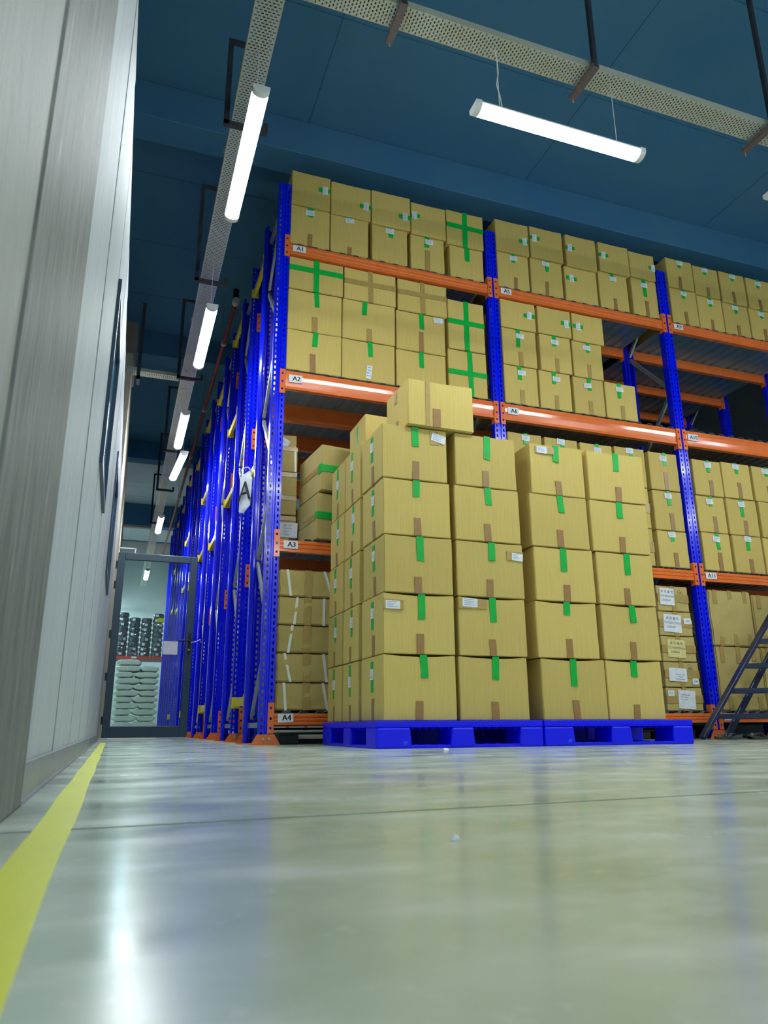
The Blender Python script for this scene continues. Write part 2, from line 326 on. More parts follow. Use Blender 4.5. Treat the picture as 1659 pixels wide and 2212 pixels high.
# ------------------------------------------------------------ lamps and trays
def lamp_proto():
    t = bpy.data.objects.new('batten_lamp', None); COL.objects.link(t)
    mb = MB(); prof = [(-.050, .0), (.050, .0), (.050, .012), (.03, .026), (-.03, .026), (-.050, .012)]
    mb.prism(prof, -.56, .56, 'x'); mb.build('housing', M['batten'], t, bevel=.002)
    mb = MB(); pr = [(.048 * math.cos(a), -.001 - .036 * math.sin(a)) for a in [math.pi * k / 10 for k in range(11)]]
    mb.prism(pr, -.56, .56, 'x'); mb.build('diffuser', M['emit'], t)
    for s in (-1, 1):
        mb = MB(); pr = [(.051 * math.cos(a), -.001 - .038 * math.sin(a)) for a in [math.pi * k / 8 for k in range(9)]] + [(-.051, .02), (.051, .02)]
        mb.prism(pr, *sorted((s * .56, s * .60)), 'x'); mb.build('end_cap', M['batten'], t, bevel=.002)
    return t
LP = lamp_proto(); note_kids(LP); used = [False]
def wire(p0, p1, parent, name='hanging_wire', r=.003, sag=.0):
    mb = MB(); p0 = Vector(p0); p1 = Vector(p1); pts = []
    for k in range(7):
        q = p0.lerp(p1, k / 6); q.x += math.sin(k / 6 * math.pi * 2) * sag; pts.append(q)
    mb.tube(pts, r, 6); return mb.build(name, M['batten'], parent, smooth=True)
def lamp(cx, cy, z, rz, label, tilt=0, wz=4.2, group=None):
    if not used[0]: o = LP; used[0] = True
    else: o = copy_tree(LP)
    o.location = (cx, cy, z); o.rotation_euler = (0, tilt, rz); tag(o, label, 'lamp', group)
    for s in (-1, 1): wire((s * .42, .0, .02), (s * .42, .0, wz - z), o, r=.0022)
    return o
H90 = math.pi / 2
lamp(.49, 4.03, 3.65, H90, 'lit tube batten over the aisle, nearest and largest of the aisle row')
lamp(.505, 6.44, 3.65, H90, 'lit tube batten over the aisle, second nearest of the aisle row')
lamp(.49, 8.82, 3.65, H90, 'lit tube batten over the aisle, third nearest of the aisle row')
lamp(.56, 10.2, 3.66, H90 + .06, 'slightly skewed lit tube batten over the aisle, fourth in the row', .0)
lamp(.49, 13.45, 3.65, H90, 'lit tube batten just above the open glass door')
lamp(.46, 18.2, 3.65, H90, 'farthest lit tube batten, seen through the glass door')
L1 = lamp(2.3, 3.16, 3.65, 0, 'lit tube batten hanging under the wide tray in front of the racks')
for i, (x, y) in enumerate(((4.56, 3.16), (6.9, 3.16), (2.1, .5), (4.6, .5), (7.1, .5), (2.4, -3.6), (6, -3.6), (9.4, 1.2), (-1.2, 19.8), (-1.3, 22.2), (2.0, 22.6), (-2.5, 20.6), (-2.5, 22.2), (-.6, 23.2))):  # unseen battens: first ones continue the tray row, the rest added for brightness
    lamp(x, y, 3.65, 0 if i < 7 else H90, 'unseen lit tube batten adding light from outside the picture', group='battens outside the picture', wz=4.2 if i in (0, 1) else HC)
t = thing('lamp_cable', 'thin white cable looping from the wide tray to the hanging batten', 'cable', (1.86, 3.2, 4.2))
mb = MB(); P = [(0, 0, 0), (.03, -.01, -.03), (.035, -.02, -.12), (.03, -.03, -.22), (.012, -.035, -.32), (.03, -.04, -.42), (.04, -.04, -.52)]
mb.tube(P, .0035, 6); mb.build('cord', M['batten'], t, smooth=True)
mb = MB(); mb.tube([(.033, -.022, -.20), (.03, -.026, -.212)], .006, 6); mb.build('knot', M['black'], t)

def tray_mesh(L, Wd, al=.021, ac=.0262, hs=(.0085, .0165)):
    """perforated sheet: length along +x, width along y centred"""
    mb = MB(); nr = int(L / al); nc = int(Wd / ac)
    vs = []; fs = []
    def quad(x0, y0, x1, y1):
        n = len(vs); vs.extend([(x0, y0, 0), (x1, y0, 0), (x1, y1, 0), (x0, y1, 0)]); fs.append((n, n + 1, n + 2, n + 3))
    for r in range(nr):
        x0 = r * al; x1 = x0 + al; hx0 = x0 + (al - hs[0]) / 2; hx1 = hx0 + hs[0]
        quad(x0, -Wd / 2, hx0, Wd / 2); quad(hx1, -Wd / 2, x1, Wd / 2)
        off = (Wd - nc * ac) / 2 if r % 2 == 0 else (Wd - (nc - 1) * ac) / 2; k = nc if r % 2 == 0 else nc - 1
        y = -Wd / 2
        for c in range(k):
            h0 = -Wd / 2 + off + c * ac + (ac - hs[1]) / 2; quad(hx0, y, hx1, h0); y = h0 + hs[1]
        quad(hx0, y, hx1, Wd / 2)
    mb.add(vs, fs)
    for s in (-1, 1): mb.box(0, s * Wd / 2 - .001, 0, nr * al, s * Wd / 2 + .001, .045)
    for r in range(0, nr - 80, 118):
        for s in (-1, 1):
            for k in range(4): mb.box(r * al + k * .03, s * Wd / 2 - .012 if s < 0 else Wd / 2, .01, r * al + k * .03 + .006, -Wd / 2 if s < 0 else Wd / 2 + .012, .016)
    me = bpy.data.meshes.new('tray'); me.from_pydata(mb.v, [], mb.f); return me
def tray(L, Wd, loc, rz, label, name='perforated_tray'):
    me = tray_mesh(L, Wd); me.materials.append(M['tray']); o = put('tray_sheet', me); t = thing(name, label, 'cable tray', loc, rz)
    o.parent = t
    mb = MB()
    for k, y in enumerate((-.035, -.01, .02)): mb.tube([(.0, y, .008 + .004 * k), (L, y, .008 + .004 * k)], .006, 5)
    mb.build('cable_run', M['black'], t)
    return t
tray(20.8, .165, (.50, 2.1, 4.2), H90, 'long perforated cable tray running over the aisle above the row of battens')
tray(7.2, .16, (.66, 3.20, 4.21), 0, 'wide perforated cable tray crossing in front of the racks near the ceiling')
tray(.62, .13, (-.21, 8.55, 4.205), 0, 'short perforated cable tray joining the aisle tray from behind the left wall')
t = tray(.62, .13, (-.21, 16.0, 4.205), 0, 'far short cable tray crossing the aisle above the glass door')
for i, y in enumerate((4.27, 6.24, 8.35, 10.9, 12.9, 15.2)):
    t = thing('tray_hanger', ['nearest', 'second nearest', 'third nearest', 'fourth nearest', 'fifth', 'farthest'][i] + ' dark C-shaped hanger carrying the aisle cable tray', 'hanger', (.5, y, 4.13))
    hh = .72 if i == 0 else 1.04
    mb = MB(); mb.bar((-.12, 0, -.015), (-.12, 0, hh), .035); mb.build('upright_leg', M['bracket'], t)
    mb = MB(); mb.bar((-.1375, 0, -.0), (.16, 0, -.0), .035); mb.bar((.15, 0, 0), (.15, 0, .07), .03); mb.build('lower_arm', M['bracket'], t)
    mb = MB(); mb.bar((-.1375, 0, hh), (.12, 0, hh), .03); mb.build('upper_arm', M['bracket'], t)
    mb = MB(); mb.bar((.11, 0, hh), (.11, 0, HC - 4.131), .02); mb.build('drop_rod', M['bracket'], t)
for i, x in enumerate((1.24, 2.55, 4.02)):
    t = thing('tray_bracket', ['brown channel bracket under the wide tray, left of the hanging batten', 'brown channel bracket under the wide tray, above the hanging batten', 'brown channel bracket under the wide tray at the right edge'][i], 'bracket', (x, 3.2, 4.16))
    mb = MB(); mb.box(-.022, -.13, 0, .022, .15, .004); mb.box(-.022, -.13, .004, -.018, .15, .03); mb.box(.018, -.13, .004, .022, .15, .03); mb.build('channel', M['rust'], t)
    mb = MB(); mb.bar((0, -.115, .004), (0, -.115, HC - 4.161), .028); mb.build('drop_bar', M['bracket'], t)
    mb = MB(); mb.tube([(0, .135, -.03), (0, .135, .06)], .006, 6); mb.build('bolt', M['bolt'], t)

# red pipe beside rack tops
t = thing('red_sprinkler_pipe', 'dark red sprinkler pipe running along the aisle above the rack ends', 'pipe', (.93, 7.75, 4.9))
mb = MB(); mb.tube([(0, 0, 0), (0, 14.5, 0)], .024, 12); mb.build('pipe_run', M['pipe'], t, smooth=True)
for y in (1.0, 3.2, 5.4, 8.0, 11.0):
    mb = MB(); mb.tube([(0, y, 0), (0, y + .05, 0)], .034, 12); mb.build('coupling', M['ring'], t)
    mb = MB(); mb.tube([(0, y + .3, .02), (0, y + .3, HC - 4.901)], .005, 6); mb.build('hanger_rod', M['galv'], t)
mb = MB(); mb.tube([(0, -.06, -.01), (0, .03, 0)], .04, 12); mb.build('end_fitting', M['ring'], t)
mb = MB(); mb.tube([(0, 0, .02), (0, 0, .16)], .035, 10); mb.build('riser', M['black'], t)

# ------------------------------------------------------------ racking
def slots(mb, x0, x1, y, z0, z1, pitch=.05, w=.013, h=.026, ph=0):
    """vertical strip facing -Y with a column of slots"""
    n = int((z1 - z0) / pitch); cx = (x0 + x1) / 2
    vs = []; fs = []
    def q(a, b, c, d): k = len(vs); vs.extend([(a, y, b), (c, y, b), (c, y, d), (a, y, d)]); fs.append((k, k + 1, k + 2, k + 3))
    q(x0, z0, cx - w / 2, z1); q(cx + w / 2, z0, x1, z1)
    z = z0
    for k in range(n):
        h0 = z0 + k * pitch + (pitch - h) / 2 + ph
        q(cx - w / 2, z, cx + w / 2, h0); z = h0 + h
    q(cx - w / 2, z, cx + w / 2, z1)
    mb.add(vs, fs)
def post_mesh(H, flip=False):
    mb = MB(); W = .11; s = -1 if flip else 1
    n0 = len(mb.v)
    slots(mb, 0, .043, 0, 0, H); slots(mb, .067, W, 0, 0, H, ph=.008)
    for a, b, y0, y1 in ((.043, .049, 0, .009), (.049, .061, .009, .009), (.061, .067, .009, 0)):
        mb.add([(a, y0, 0), (b, y1, 0), (b, y1, H), (a, y0, H)], [(0, 1, 2, 3)])
    for x in (0, W):
        sgn = 1 if x == 0 else -1
        mb.add([(x, 0, 0), (x, .05, 0), (x, .05, H), (x, 0, H)], [(0, 1, 2, 3)])
        mb.add([(x, .05, 0), (x + sgn * .012, .06, 0), (x + sgn * .012, .06, H), (x, .05, H)], [(0, 1, 2, 3)])
        mb.add([(x + sgn * .012, .06, 0), (x + sgn * .012, .09, 0), (x + sgn * .012, .09, H), (x + sgn * .012, .06, H)], [(0, 1, 2, 3)])
        mb.add([(x + sgn * .012, .09, 0), (x + sgn * .03, .09, 0), (x + sgn * .03, .09, H), (x + sgn * .012, .09, H)], [(0, 1, 2, 3)])
    if flip: mb.v = [(x, -y, z) for x, y, z in mb.v]
    me = bpy.data.meshes.new('post'); me.from_pydata(mb.v, [], mb.f); me.materials.append(M['blue']); return me
PH = 4.88
PM = post_mesh(PH - .004); PMR = post_mesh(PH - .004, True)
def foot_mesh(flip):
    mb = MB(); s = -1 if flip else 1; y = -.004 * s
    # folded base plate: tall front trapezoid and floor flange
    def P(x, yy, z): return (x, yy * s, z)
    tr = [(-.055, 0), (.165, 0), (.118, .075), (-.008, .075)]
    mb.add([P(x, -.006, z) for x, z in tr] + [P(x, -.001, z) for x, z in tr], [(0, 1, 2, 3), (7, 6, 5, 4), (0, 4, 5, 1), (1, 5, 6, 2), (2, 6, 7, 3), (3, 7, 4, 0)])
    mb.add([P(-.055, -.001, .0), P(.165, -.001, 0), P(.165, .12, 0), P(-.055, .12, 0), P(-.055, -.001, .004), P(.165, -.001, .004), P(.165, .12, .004), P(-.055, .12, .004)], [(0, 3, 2, 1), (4, 5, 6, 7), (0, 1, 5, 4), (1, 2, 6, 5), (2, 3, 7, 6), (3, 0, 4, 7)])
    return mb.mesh('base_plate', M['orange'])
FM, FMR = foot_mesh(False), foot_mesh(True)
def bolts_mesh(flip):
    s = -1 if flip else 1; mb = MB()
    mb.tube([(0, -.006 * s, 0), (0, -.016 * s, 0)], .010, 6); return mb.mesh('bolt', M['bolt'])
BM, BMR = bolts_mesh(False), bolts_mesh(True)
DEPTH = .72
def upright_frame(label, group=None):
    t = thing('upright_frame', label, 'rack upright', (0, 0, 0), 0, group)
    put('post', PM, t, (0, 0, .004)); put('post', PMR, t, (0, DEPTH, .004))
    f = put('base_plate', FM, t); put('bolt', BM, f, (.035, 0, .045)); put('bolt', BM, f, (.078, 0, .045))
    f = put('base_plate', FMR, t, (0, DEPTH, 0)); put('bolt', BMR, f, (.035, 0, .045)); put('bolt', BMR, f, (.078, 0, .045))
    y0, y1 = .075, DEPTH - .075
    mb = MB(); mb.bar((.055, y0, .14), (.055, y1, .14), .045, .04); mb.build('cross_tie', M['galv'], t)
    mb = MB(); mb.bar((.055, y0, 4.7), (.055, y1, 4.7), .03, .04); mb.build('cross_tie', M['galv'], t)
    z = .2; k = 0
    while z < 4.4:
        a, b = (y0, y1) if k % 2 else (y1, y0)
        mb = MB(); mb.bar((.055, a, z), (.055, b, z + .62), .022, .04); mb.build('diagonal_brace', M['galv'], t)
        z += .66; k += 1
    return t
PX = [1.005, 3.075, 5.15, 7.225]
FR = [5.6, 6.98] + [8.42 + 1.44 * i for i in range(8)]
UF = upright_frame('x'); note_kids(UF)
place_words = ['at the left end of the front rack row', 'between beam labels A1 and A5 in the front row', 'beside beam label A9 in the front row', 'right of the picture in the front row']
ordw = ['first', 'second', 'third', 'fourth', 'fifth', 'sixth', 'seventh', 'eighth', 'ninth', 'tenth']
first = True
frames = []
for r, y in enumerate(FR):
    for c, x in enumerate(PX):
        if r >= 2 and c > 0: continue
        o = UF if first else copy_tree(UF); first = False
        o.location = (x, y, 0); o['category'] = 'rack upright'
        if r == 0: o['label'] = 'blue slotted upright frame ' + place_words[c]
        elif c > 0:
            o['label'] = 'blue slotted upright frame in the second rack row ' + ['', 'behind the A5 post', 'behind the A9 post', 'at the far right behind'][c]
        else:
            o['label'] = 'blue slotted rack end frame, %s from the front along the aisle' % ordw[r]
            o['group'] = 'rack end frames along the aisle'
# beams: profile (y,z) with ribs, front facing -Y
def beam_prof(h):
    d = .048
    if h > .14:
        return [(0, 0), (0, .022), (.014, .03), (.0105, .05), (.0055, .085), (.0025, h - .05), (.0, h - .04), (0, h - .028), (.012, h - .022), (.012, h), (d, h), (d, 0)]
    k = h / .1
    return [(0, 0), (0, .018 * k), (.006, .024 * k), (.006, .032 * k), (0, .038 * k), (0, .052 * k), (.006, .058 * k), (.006, .066 * k), (0, .072 * k), (0, .086 * k), (.006, .1 * k), (d, .1 * k), (d, 0)]
LEV = {1: dict(top=4.265, h=.108, p0=4.12, p1=4.35), 2: dict(top=3.018, h=.168, p0=2.80, p1=3.027), 3: dict(top=1.548, h=.095, p0=1.405, p1=1.625), 4: dict(top=.222, h=.08, p0=.08, p1=.302)}
def plate_mesh(side):
    """connector plate wrapping the post edge; side=+1 at the beam's left end"""
    mb = MB(); h = .22
    x0, x1 = (-.045, 0) if side > 0 else (0, .045)
    # front leaf with three key holes
    n = [(x0, .0, 0)];
    segs = [(.0, .03), (.048, .098), (.116, .172), (.19, h)]
    for a, b in segs: mb.box(x0, -.008, a, x1, -.003, b)
    cx = (x0 + x1) / 2
    for a, b in ((.03, .048), (.098, .116), (.172, .19)):
        mb.box(x0, -.008, a, cx - .008, -.003, b); mb.box(cx + .008, -.008, a, x1, -.003, b)
    mb.box(-.002, -.008, 0, .002, .055, h)
    return mb.mesh('connector', M['orange'])
CL, CR = plate_mesh(1), plate_mesh(-1)
BMESH = {}
def beam_mesh(lv):
    if lv not in BMESH:
        L = PX[1] - PX[0] - .11; mb = MB(); mb.prism(beam_prof(LEV[lv]['h']), .003, L - .003, 'x'); BMESH[lv] = mb.mesh('beam_body', M['orange'])
    return BMESH[lv]
def load_beam(bay, y, lv, label, flip=False, text=None, group=None):
    x = PX[bay] + .11; L = PX[1] - PX[0] - .11; Lv = LEV[lv]
    t = thing('load_beam', label, 'rack beam', (x, y, 0), 0, group)
    b = put('beam_body', beam_mesh(lv), t, (0, 0, Lv['top'] - Lv['h']))
    a = put('connector', CL, t, (0, 0, Lv['p0'])); c = put('connector', CR, t, (L, 0, Lv['p0']))
    if flip:
        for q in (b, a, c): q.scale = (1, -1, 1)
    if text:
        z = Lv['top'] - Lv['h'] / 2 + (.008 if lv != 2 else .012); wd = .115 if len(text) < 3 else .13
        s = sheet('level_label', t, .09, -.002, z, wd, .062 if lv != 2 else .07, [M['paper'], M['ink']], [(text, .058, .008, 0)], rot=random.uniform(-.03, .03), bold=True)
        s['label'] = 'white sticker reading ' + text
    return t
sh_name = {1: 'top level', 2: 'upper middle level', 3: 'lower middle level', 4: 'floor level'}
baytx = {0: 'left bay', 1: 'middle bay', 2: 'right bay'}
tx = {(0, 1): 'A1', (0, 2): 'A2', (0, 3): 'A3', (0, 4): 'A4', (1, 1): 'A5', (1, 2): 'A6', (1, 3): None, (1, 4): None, (2, 1): 'A9', (2, 2): 'A10', (2, 3): 'A11', (2, 4): 'A12'}
for (bay, lv), s in tx.items():
    load_beam(bay, FR[0], lv, ('orange rack beam carrying the %s sticker' % s) if s else 'orange front beam in the middle bay at the height of %s' % ('A3 and A11' if lv == 3 else 'A4 and A12'), text=s)
for bay in range(3):
    for lv in (1, 2, 3):
        load_beam(bay, FR[0] + DEPTH, lv, 'orange rear beam of the front rack row, %s, %s' % (baytx[bay], sh_name[lv]), flip=True)
    for lv in (1, 2):
        load_beam(bay, FR[1], lv, 'orange front beam of the second rack row, %s, %s' % (baytx[bay], sh_name[lv]))
        load_beam(bay, FR[1] + DEPTH, lv, 'orange rear beam of the second rack row, %s, %s' % (baytx[bay], sh_name[lv]), flip=True)
for lv in (3, 4): load_beam(0, FR[1], lv, 'orange front beam of the second rack row, left bay, %s' % sh_name[lv])
for r in range(2, 8):
    for lv in (1, 2, 3, 4):
        load_beam(0, FR[r], lv, 'orange beam of the %s rack row along the aisle, %s' % (ordw[r], sh_name[lv]))
# corrugated decks
def deck_mesh(L, Dp):
    mb = MB(); n = int(L / .125); p = L / n
    for k in range(n):
        x = k * p
        pr = [(x, .0), (x + p * .45, .0), (x + p * .55, .018), (x + p * .9, .018), (x + p, .0), (x + p, .0015), (x + p * .9, .0195), (x + p * .55, .0195), (x + p * .45, .0015), (x, .0015)]
        mb.prism(pr, 0, Dp, 'y')
    return mb.mesh('deck', M['deck'])
DM = deck_mesh(PX[1] - PX[0] - .125, FR[1] + DEPTH - FR[0] - .03)
for bay in range(3):
    for lv in (1, 2, 3, 4):
        o = put('corrugated_deck', DM, None, (PX[bay] + .118, FR[0] + .014, LEV[lv]['top'] + .001))
        ref = tx[(bay, lv)] or ('A3' if lv == 3 else 'A4')
        tag(o, 'ribbed steel deck lying on the %s beam%s' % (ref, '' if tx[(bay, lv)] else ' level in the middle bay'), 'shelf deck')
# yellow row spacers between back-to-back frames
def spacer(y0, y1, z, label, group='yellow row spacers'):
    t = thing('row_spacer', label, 'spacer', (PX[0] + .03, y0, z), 0, group)
    L = y1 - y0
    mb = MB(); mb.bar((0, .0, 0), (0, L, 0), .035, .07); mb.build('spacer_bar', M['yellow'], t, bevel=.003)
    for y in (.003, L - .003):
        mb = MB(); mb.box(-.035, y - .003, -.05, .04, y + .003, .05); pl = mb.build('end_plate', M['yellow'], t)
    return t
hts = [(4.56, 2.41, .34), (4.72, 3.52, 2.64), (4.55, 2.45, .35), (4.7, 3.5, 2.6), (4.55, 2.4, .34), (4.7, 3.5, 2.6), (4.55, 2.4, .34), (4.6, 3.5, 2.6)]
for g, hs in enumerate(hts):
    for k, z in enumerate(hs):
        pos = {.34: 'low near the floor', .35: 'low near the floor'}.get(z, 'near the top' if z > 4.4 else 'at mid height' if z < 3 else 'above mid height')
        spacer(FR[g] + DEPTH + .004, FR[g + 1] - .004, z, 'yellow spacer between the %s and %s rack end frames, %s' % (ordw[g], ordw[g + 1], pos))
# hanging sign A on the mid spacer
t = thing('hanging_sign', 'white paper sign with a large letter A tied to a yellow spacer', 'sign', (PX[0] - .02, 6.62, 2.40), -1.02)
mb = MB(); pr = [(-.09, -.0), (.07, .05), (.09, -.06), (.08, -.31), (-.02, -.37), (-.08, -.35)]
mb.add([(x, .015 * math.sin(z * 8), z) for x, z in pr] + [(x, .015 * math.sin(z * 8) + .002, z) for x, z in pr], [(0, 1, 2, 3, 4, 5), (11, 10, 9, 8, 7, 6)])
me = text_mesh('A', .27)
for off in (0, .004): mb.add([(v.co.x + off, -.005 + .015 * math.sin((v.co.y - .17) * 8), v.co.y - .17) for v in me.vertices], [tuple(p.vertices) for p in me.polygons], 1)
mb.build('sign_sheet', [M['paper'], M['ink']], t)
mb = MB(); mb.tube([(-.07, 0, -.0)] + [(.07 * math.cos(a) - .02, 0, .03 + .05 * math.sin(a)) for a in [math.pi - k * math.pi / 6 for k in range(7)]], .005, 6); mb.build('tie', M['film'], t, smooth=True)

# ------------------------------------------------------------ cardboard boxes
def jit(a): return random.uniform(-a, a)
def carton_mesh(w, d, h, m, sag=.0, crush=0):
    bm = bmesh.new(); nx, nz, ny = 4, 4, 2
    vs = {}
    def V(i, j, k):
        key = (i, j, k)
        if key not in vs:
            x = -w / 2 + w * i / nx; y = d * j / ny; z = h * k / nz
            cor = (i in (0, nx)) + (j in (0, ny)) + (k in (0, nz))
            a = .0035 if cor < 2 else .0018
            if crush: a = .010 if cor == 1 else .006
            y += jit(a) if j == 0 and 0 < i < nx and 0 < k < nz else 0
            if crush: x += jit(.006); z += jit(.006) if 0 < k < nz else 0
            else: x += jit(.0012)
            if k == nz and 0 < i < nx: z -= sag * math.sin(math.pi * i / nx)
            vs[key] = bm.verts.new((x, y, z))
        return vs[key]
    for i in range(nx):
        for k in range(nz):
            bm.faces.new((V(i, 0, k), V(i + 1, 0, k), V(i + 1, 0, k + 1), V(i, 0, k + 1)))
            bm.faces.new((V(i, ny, k), V(i, ny, k + 1), V(i + 1, ny, k + 1), V(i + 1, ny, k)))
        for j in range(ny):
            bm.faces.new((V(i, j, 0), V(i, j + 1, 0), V(i + 1, j + 1, 0), V(i + 1, j, 0)))
            bm.faces.new((V(i, j, nz), V(i + 1, j, nz), V(i + 1, j + 1, nz), V(i, j + 1, nz)))
    for j in range(ny):
        for k in range(nz):
            bm.faces.new((V(0, j, k), V(0, j, k + 1), V(0, j + 1, k + 1), V(0, j + 1, k)))
            bm.faces.new((V(nx, j, k), V(nx, j + 1, k), V(nx, j + 1, k + 1), V(nx, j, k + 1)))
    bm.normal_update()
    es = [e for e in bm.edges if len(e.link_faces) == 2 and e.calc_face_angle(0) > .8]
    bmesh.ops.bevel(bm, geom=es, offset=.004 if not crush else .010, segments=2, affect='EDGES')
    me = bpy.data.meshes.new('carton'); bm.to_mesh(me); bm.free(); me.materials.append(m); 
    me.polygons.foreach_set('use_smooth', [True] * len(me.polygons))
    me.set_sharp_from_angle(angle=.6)
    return me
EPS = .0045
def strip(name, t, w, h, d, face, u, v0, v1, wd, m, skew=0, horiz=False):
    """tape strip on face F(front) or L(left). u from left (front) or from far end (left face); v from top."""
    mb = MB()
    if horiz:  # here u is height fraction from top, v0..v1 along
        a, b = v0, v1; z = h * (1 - u)
        if face == 'F': q = [(-w / 2 + a * w, z - wd / 2 + skew), (-w / 2 + b * w, z - wd / 2), (-w / 2 + b * w, z + wd / 2), (-w / 2 + a * w, z + wd / 2 + skew)]
        else: q = [(d * (1 - b), z - wd / 2), (d * (1 - a), z - wd / 2), (d * (1 - a), z + wd / 2), (d * (1 - b), z + wd / 2)]
    else:
        za, zb = h * (1 - v0), h * (1 - v1)
        if face == 'F': x = -w / 2 + u * w; q = [(x - wd / 2 + skew, zb + jit(.004)), (x + wd / 2 + skew, zb + jit(.004)), (x + wd / 2, za), (x - wd / 2, za)]
        else: y = d * (1 - u); q = [(y - wd / 2 + skew, zb), (y + wd / 2 + skew, zb), (y + wd / 2, za), (y - wd / 2, za)]
    eo = .0012 if horiz else 0
    if face == 'F': A = [(x, -EPS - .0006 - eo, z) for x, z in q] + [(x, .003, z) for x, z in q]
    else: A = [(-w / 2 - .0026, y, z) for y, z in q] + [(-w / 2 + .003, y, z) for y, z in q]
    mb.add(A, [(0, 1, 2, 3), (7, 6, 5, 4), (0, 4, 5, 1), (1, 5, 6, 2), (2, 6, 7, 3), (3, 7, 4, 0)])
    return mb.build(name, m, t)
def slip(t, w, h, d, face, u, v, pw, ph, rot=0, m='paper', lines=True):
    mb = MB(); R = Matrix.Rotation(rot, 4, 'Y')
    def P(a, b, off):
        q = R @ Vector((a, 0, b))
        if face == 'F': return (-w / 2 + u * w + q.x, -EPS - .0024 - off, h * (1 - v) + q.z)
        return (-w / 2 - .0036 - off, d * (1 - u) + q.x, h * (1 - v) + q.z)
    A = [P(-pw / 2, -ph / 2, 0), P(pw / 2, -ph / 2, 0), P(pw / 2, ph / 2, 0), P(-pw / 2, ph / 2, 0)]
    B = [P(-pw / 2, -ph / 2, -.003), P(pw / 2, -ph / 2, -.003), P(pw / 2, ph / 2, -.003), P(-pw / 2, ph / 2, -.003)]
    mb.add(A + B, [(0, 1, 2, 3), (0, 4, 5, 1), (1, 5, 6, 2), (2, 6, 7, 3), (3, 7, 4, 0)])
    if lines:
        n = 4
        for k in range(n):
            z = ph / 2 - ph * (k + .8) / (n + .8); a = -pw * .4; b = pw * random.uniform(.0, .4)
            mb.add([P(a, z, .0004), P(b, z, .0004), P(b, z + ph * .05, .0004), P(a, z + ph * .05, .0004)], [(0, 1, 2, 3)], 1)
    return mb.build('paper_slip', [M[m], M['inkb']], t)
def carton(x0, x1, z0, z1, y, d, label, feats, m='card', group=None, rz=0, sag=.004, crush=0, name='cardboard_box'):
    w = x1 - x0 - .004; h = z1 - z0 - .0025
    t = thing(name, label, 'box', ((x0 + x1) / 2, y, z0 + .001), rz, group)
    put('carton', carton_mesh(w, d, h, M[m], sag, crush), t)
    a = (w, h, d)
    for f in feats:
        k = f[0]; A = dict(zip(('u', 'p', 'q', 'r', 's'), f[1:]))
        face = 'L' if k.endswith('L') else 'F'; k0 = k.rstrip('L')
        if k0 == 'g': strip('green_tape', t, w, h, d, face, f[1], f[2], f[3], f[4] if len(f) > 4 else .045, M['green'], jit(.008))
        elif k0 == 'gh': strip('green_tape', t, w, h, d, face, f[1], f[2], f[3], f[4] if len(f) > 4 else .045, M['green'], jit(.006), True)
        elif k0 == 'b': strip('brown_tape', t, w, h, d, face, f[1], f[2], f[3], f[4] if len(f) > 4 else .042, M['brown'], jit(.006))
        elif k0 == 'c': strip('clear_tape', t, w, h, d, face, f[1], f[2], f[3], f[4] if len(f) > 4 else .05, M['clear'], jit(.006))
        elif k0 == 'ch': strip('clear_tape', t, w, h, d, face, f[1], f[2], f[3], f[4] if len(f) > 4 else .05, M['clear'], jit(.006), True)
        elif k0 == 'w': strip('strap', t, w, h, d, face, f[1], f[2], f[3], f[4] if len(f) > 4 else .016, M['strap'], f[5] if len(f) > 5 else jit(.02))
        elif k0 == 'p': slip(t, w, h, d, face, f[1], f[2], f[3], f[4], f[5] if len(f) > 5 else jit(.12))
    return t
std = lambda: [('g', .5 + jit(.03), 0, .27 + jit(.05), .040), ('p', .5 + jit(.04), .13 + jit(.03), .085, .05), ('b', .52 + jit(.05), .64 + jit(.05), 1, .04)]
side = lambda u, v: [('gh', v, max(0, u - .16), min(1, u + .16), .04), ('p', u, v, .05, .085)]
o5 = ['leftmost', 'second from left', 'third from left', 'fourth from left', 'fifth from left']
SD = .60
def shelf_boxes(data, ref, row, y=5.622, d=SD, m='card', grp=None):
    for i, row_ in enumerate(data):
        x0, x1, z0, z1, feats = row_[:5]; dd = row_[5] if len(row_) > 5 else d
        carton(x0, x1, z0, z1, y + abs(jit(.006)), dd, 'brown cardboard box %s, %s of the row, %s' % (ref, o5[i], row), feats, m, grp)
ZA = 4.2865
cross = [('g', .5, 0, 1, .05), ('gh', .45, 0, 1, .05)]
lo = [4.2865, 4.685]; up = [4.688, 5.05]
G1 = 'cardboard boxes on the top shelf, left bay'
shelf_boxes([(1.122, 1.489, ZA, 4.698, [('g', .5, 0, .24, .05), ('p', .48, .14, .085, .055), ('b', .5, .68, 1)]), (1.494, 1.862, ZA, 4.688, [('g', .5, 0, .1, .05), ('p', .5, .09, .085, .05), ('b', .5, .8, 1)]),
             (1.896, 2.253, ZA, 4.676, [('g', .52, 0, .28, .045), ('p', .5, .1, .085, .055)]), (2.283, 2.635, ZA, 4.66, [('g', .5, 0, .3, .045), ('p', .55, .14, .08, .055), ('c', .5, .4, 1)]),
             (2.692, 3.055, ZA, 4.638, [('g', .52, 0, .42, .05)])], 'above the A1 sticker', 'lower layer', grp=G1)
shelf_boxes([(1.120, 1.487, 4.702, 5.06, side(.86, .42)), (1.492, 1.884, 4.692, 5.045, side(.88, .58)), (1.889, 2.284, 4.680, 5.05, side(.86, .62)), (2.290, 2.657, 4.664, 5.02, side(.09, .42)),
             (2.663, 3.066, 4.642, 5.035, cross)], 'above the A1 sticker', 'upper layer', y=5.612, grp=G1)
G2 = 'cardboard boxes between beams A1 and A2'
ZB = 3.040
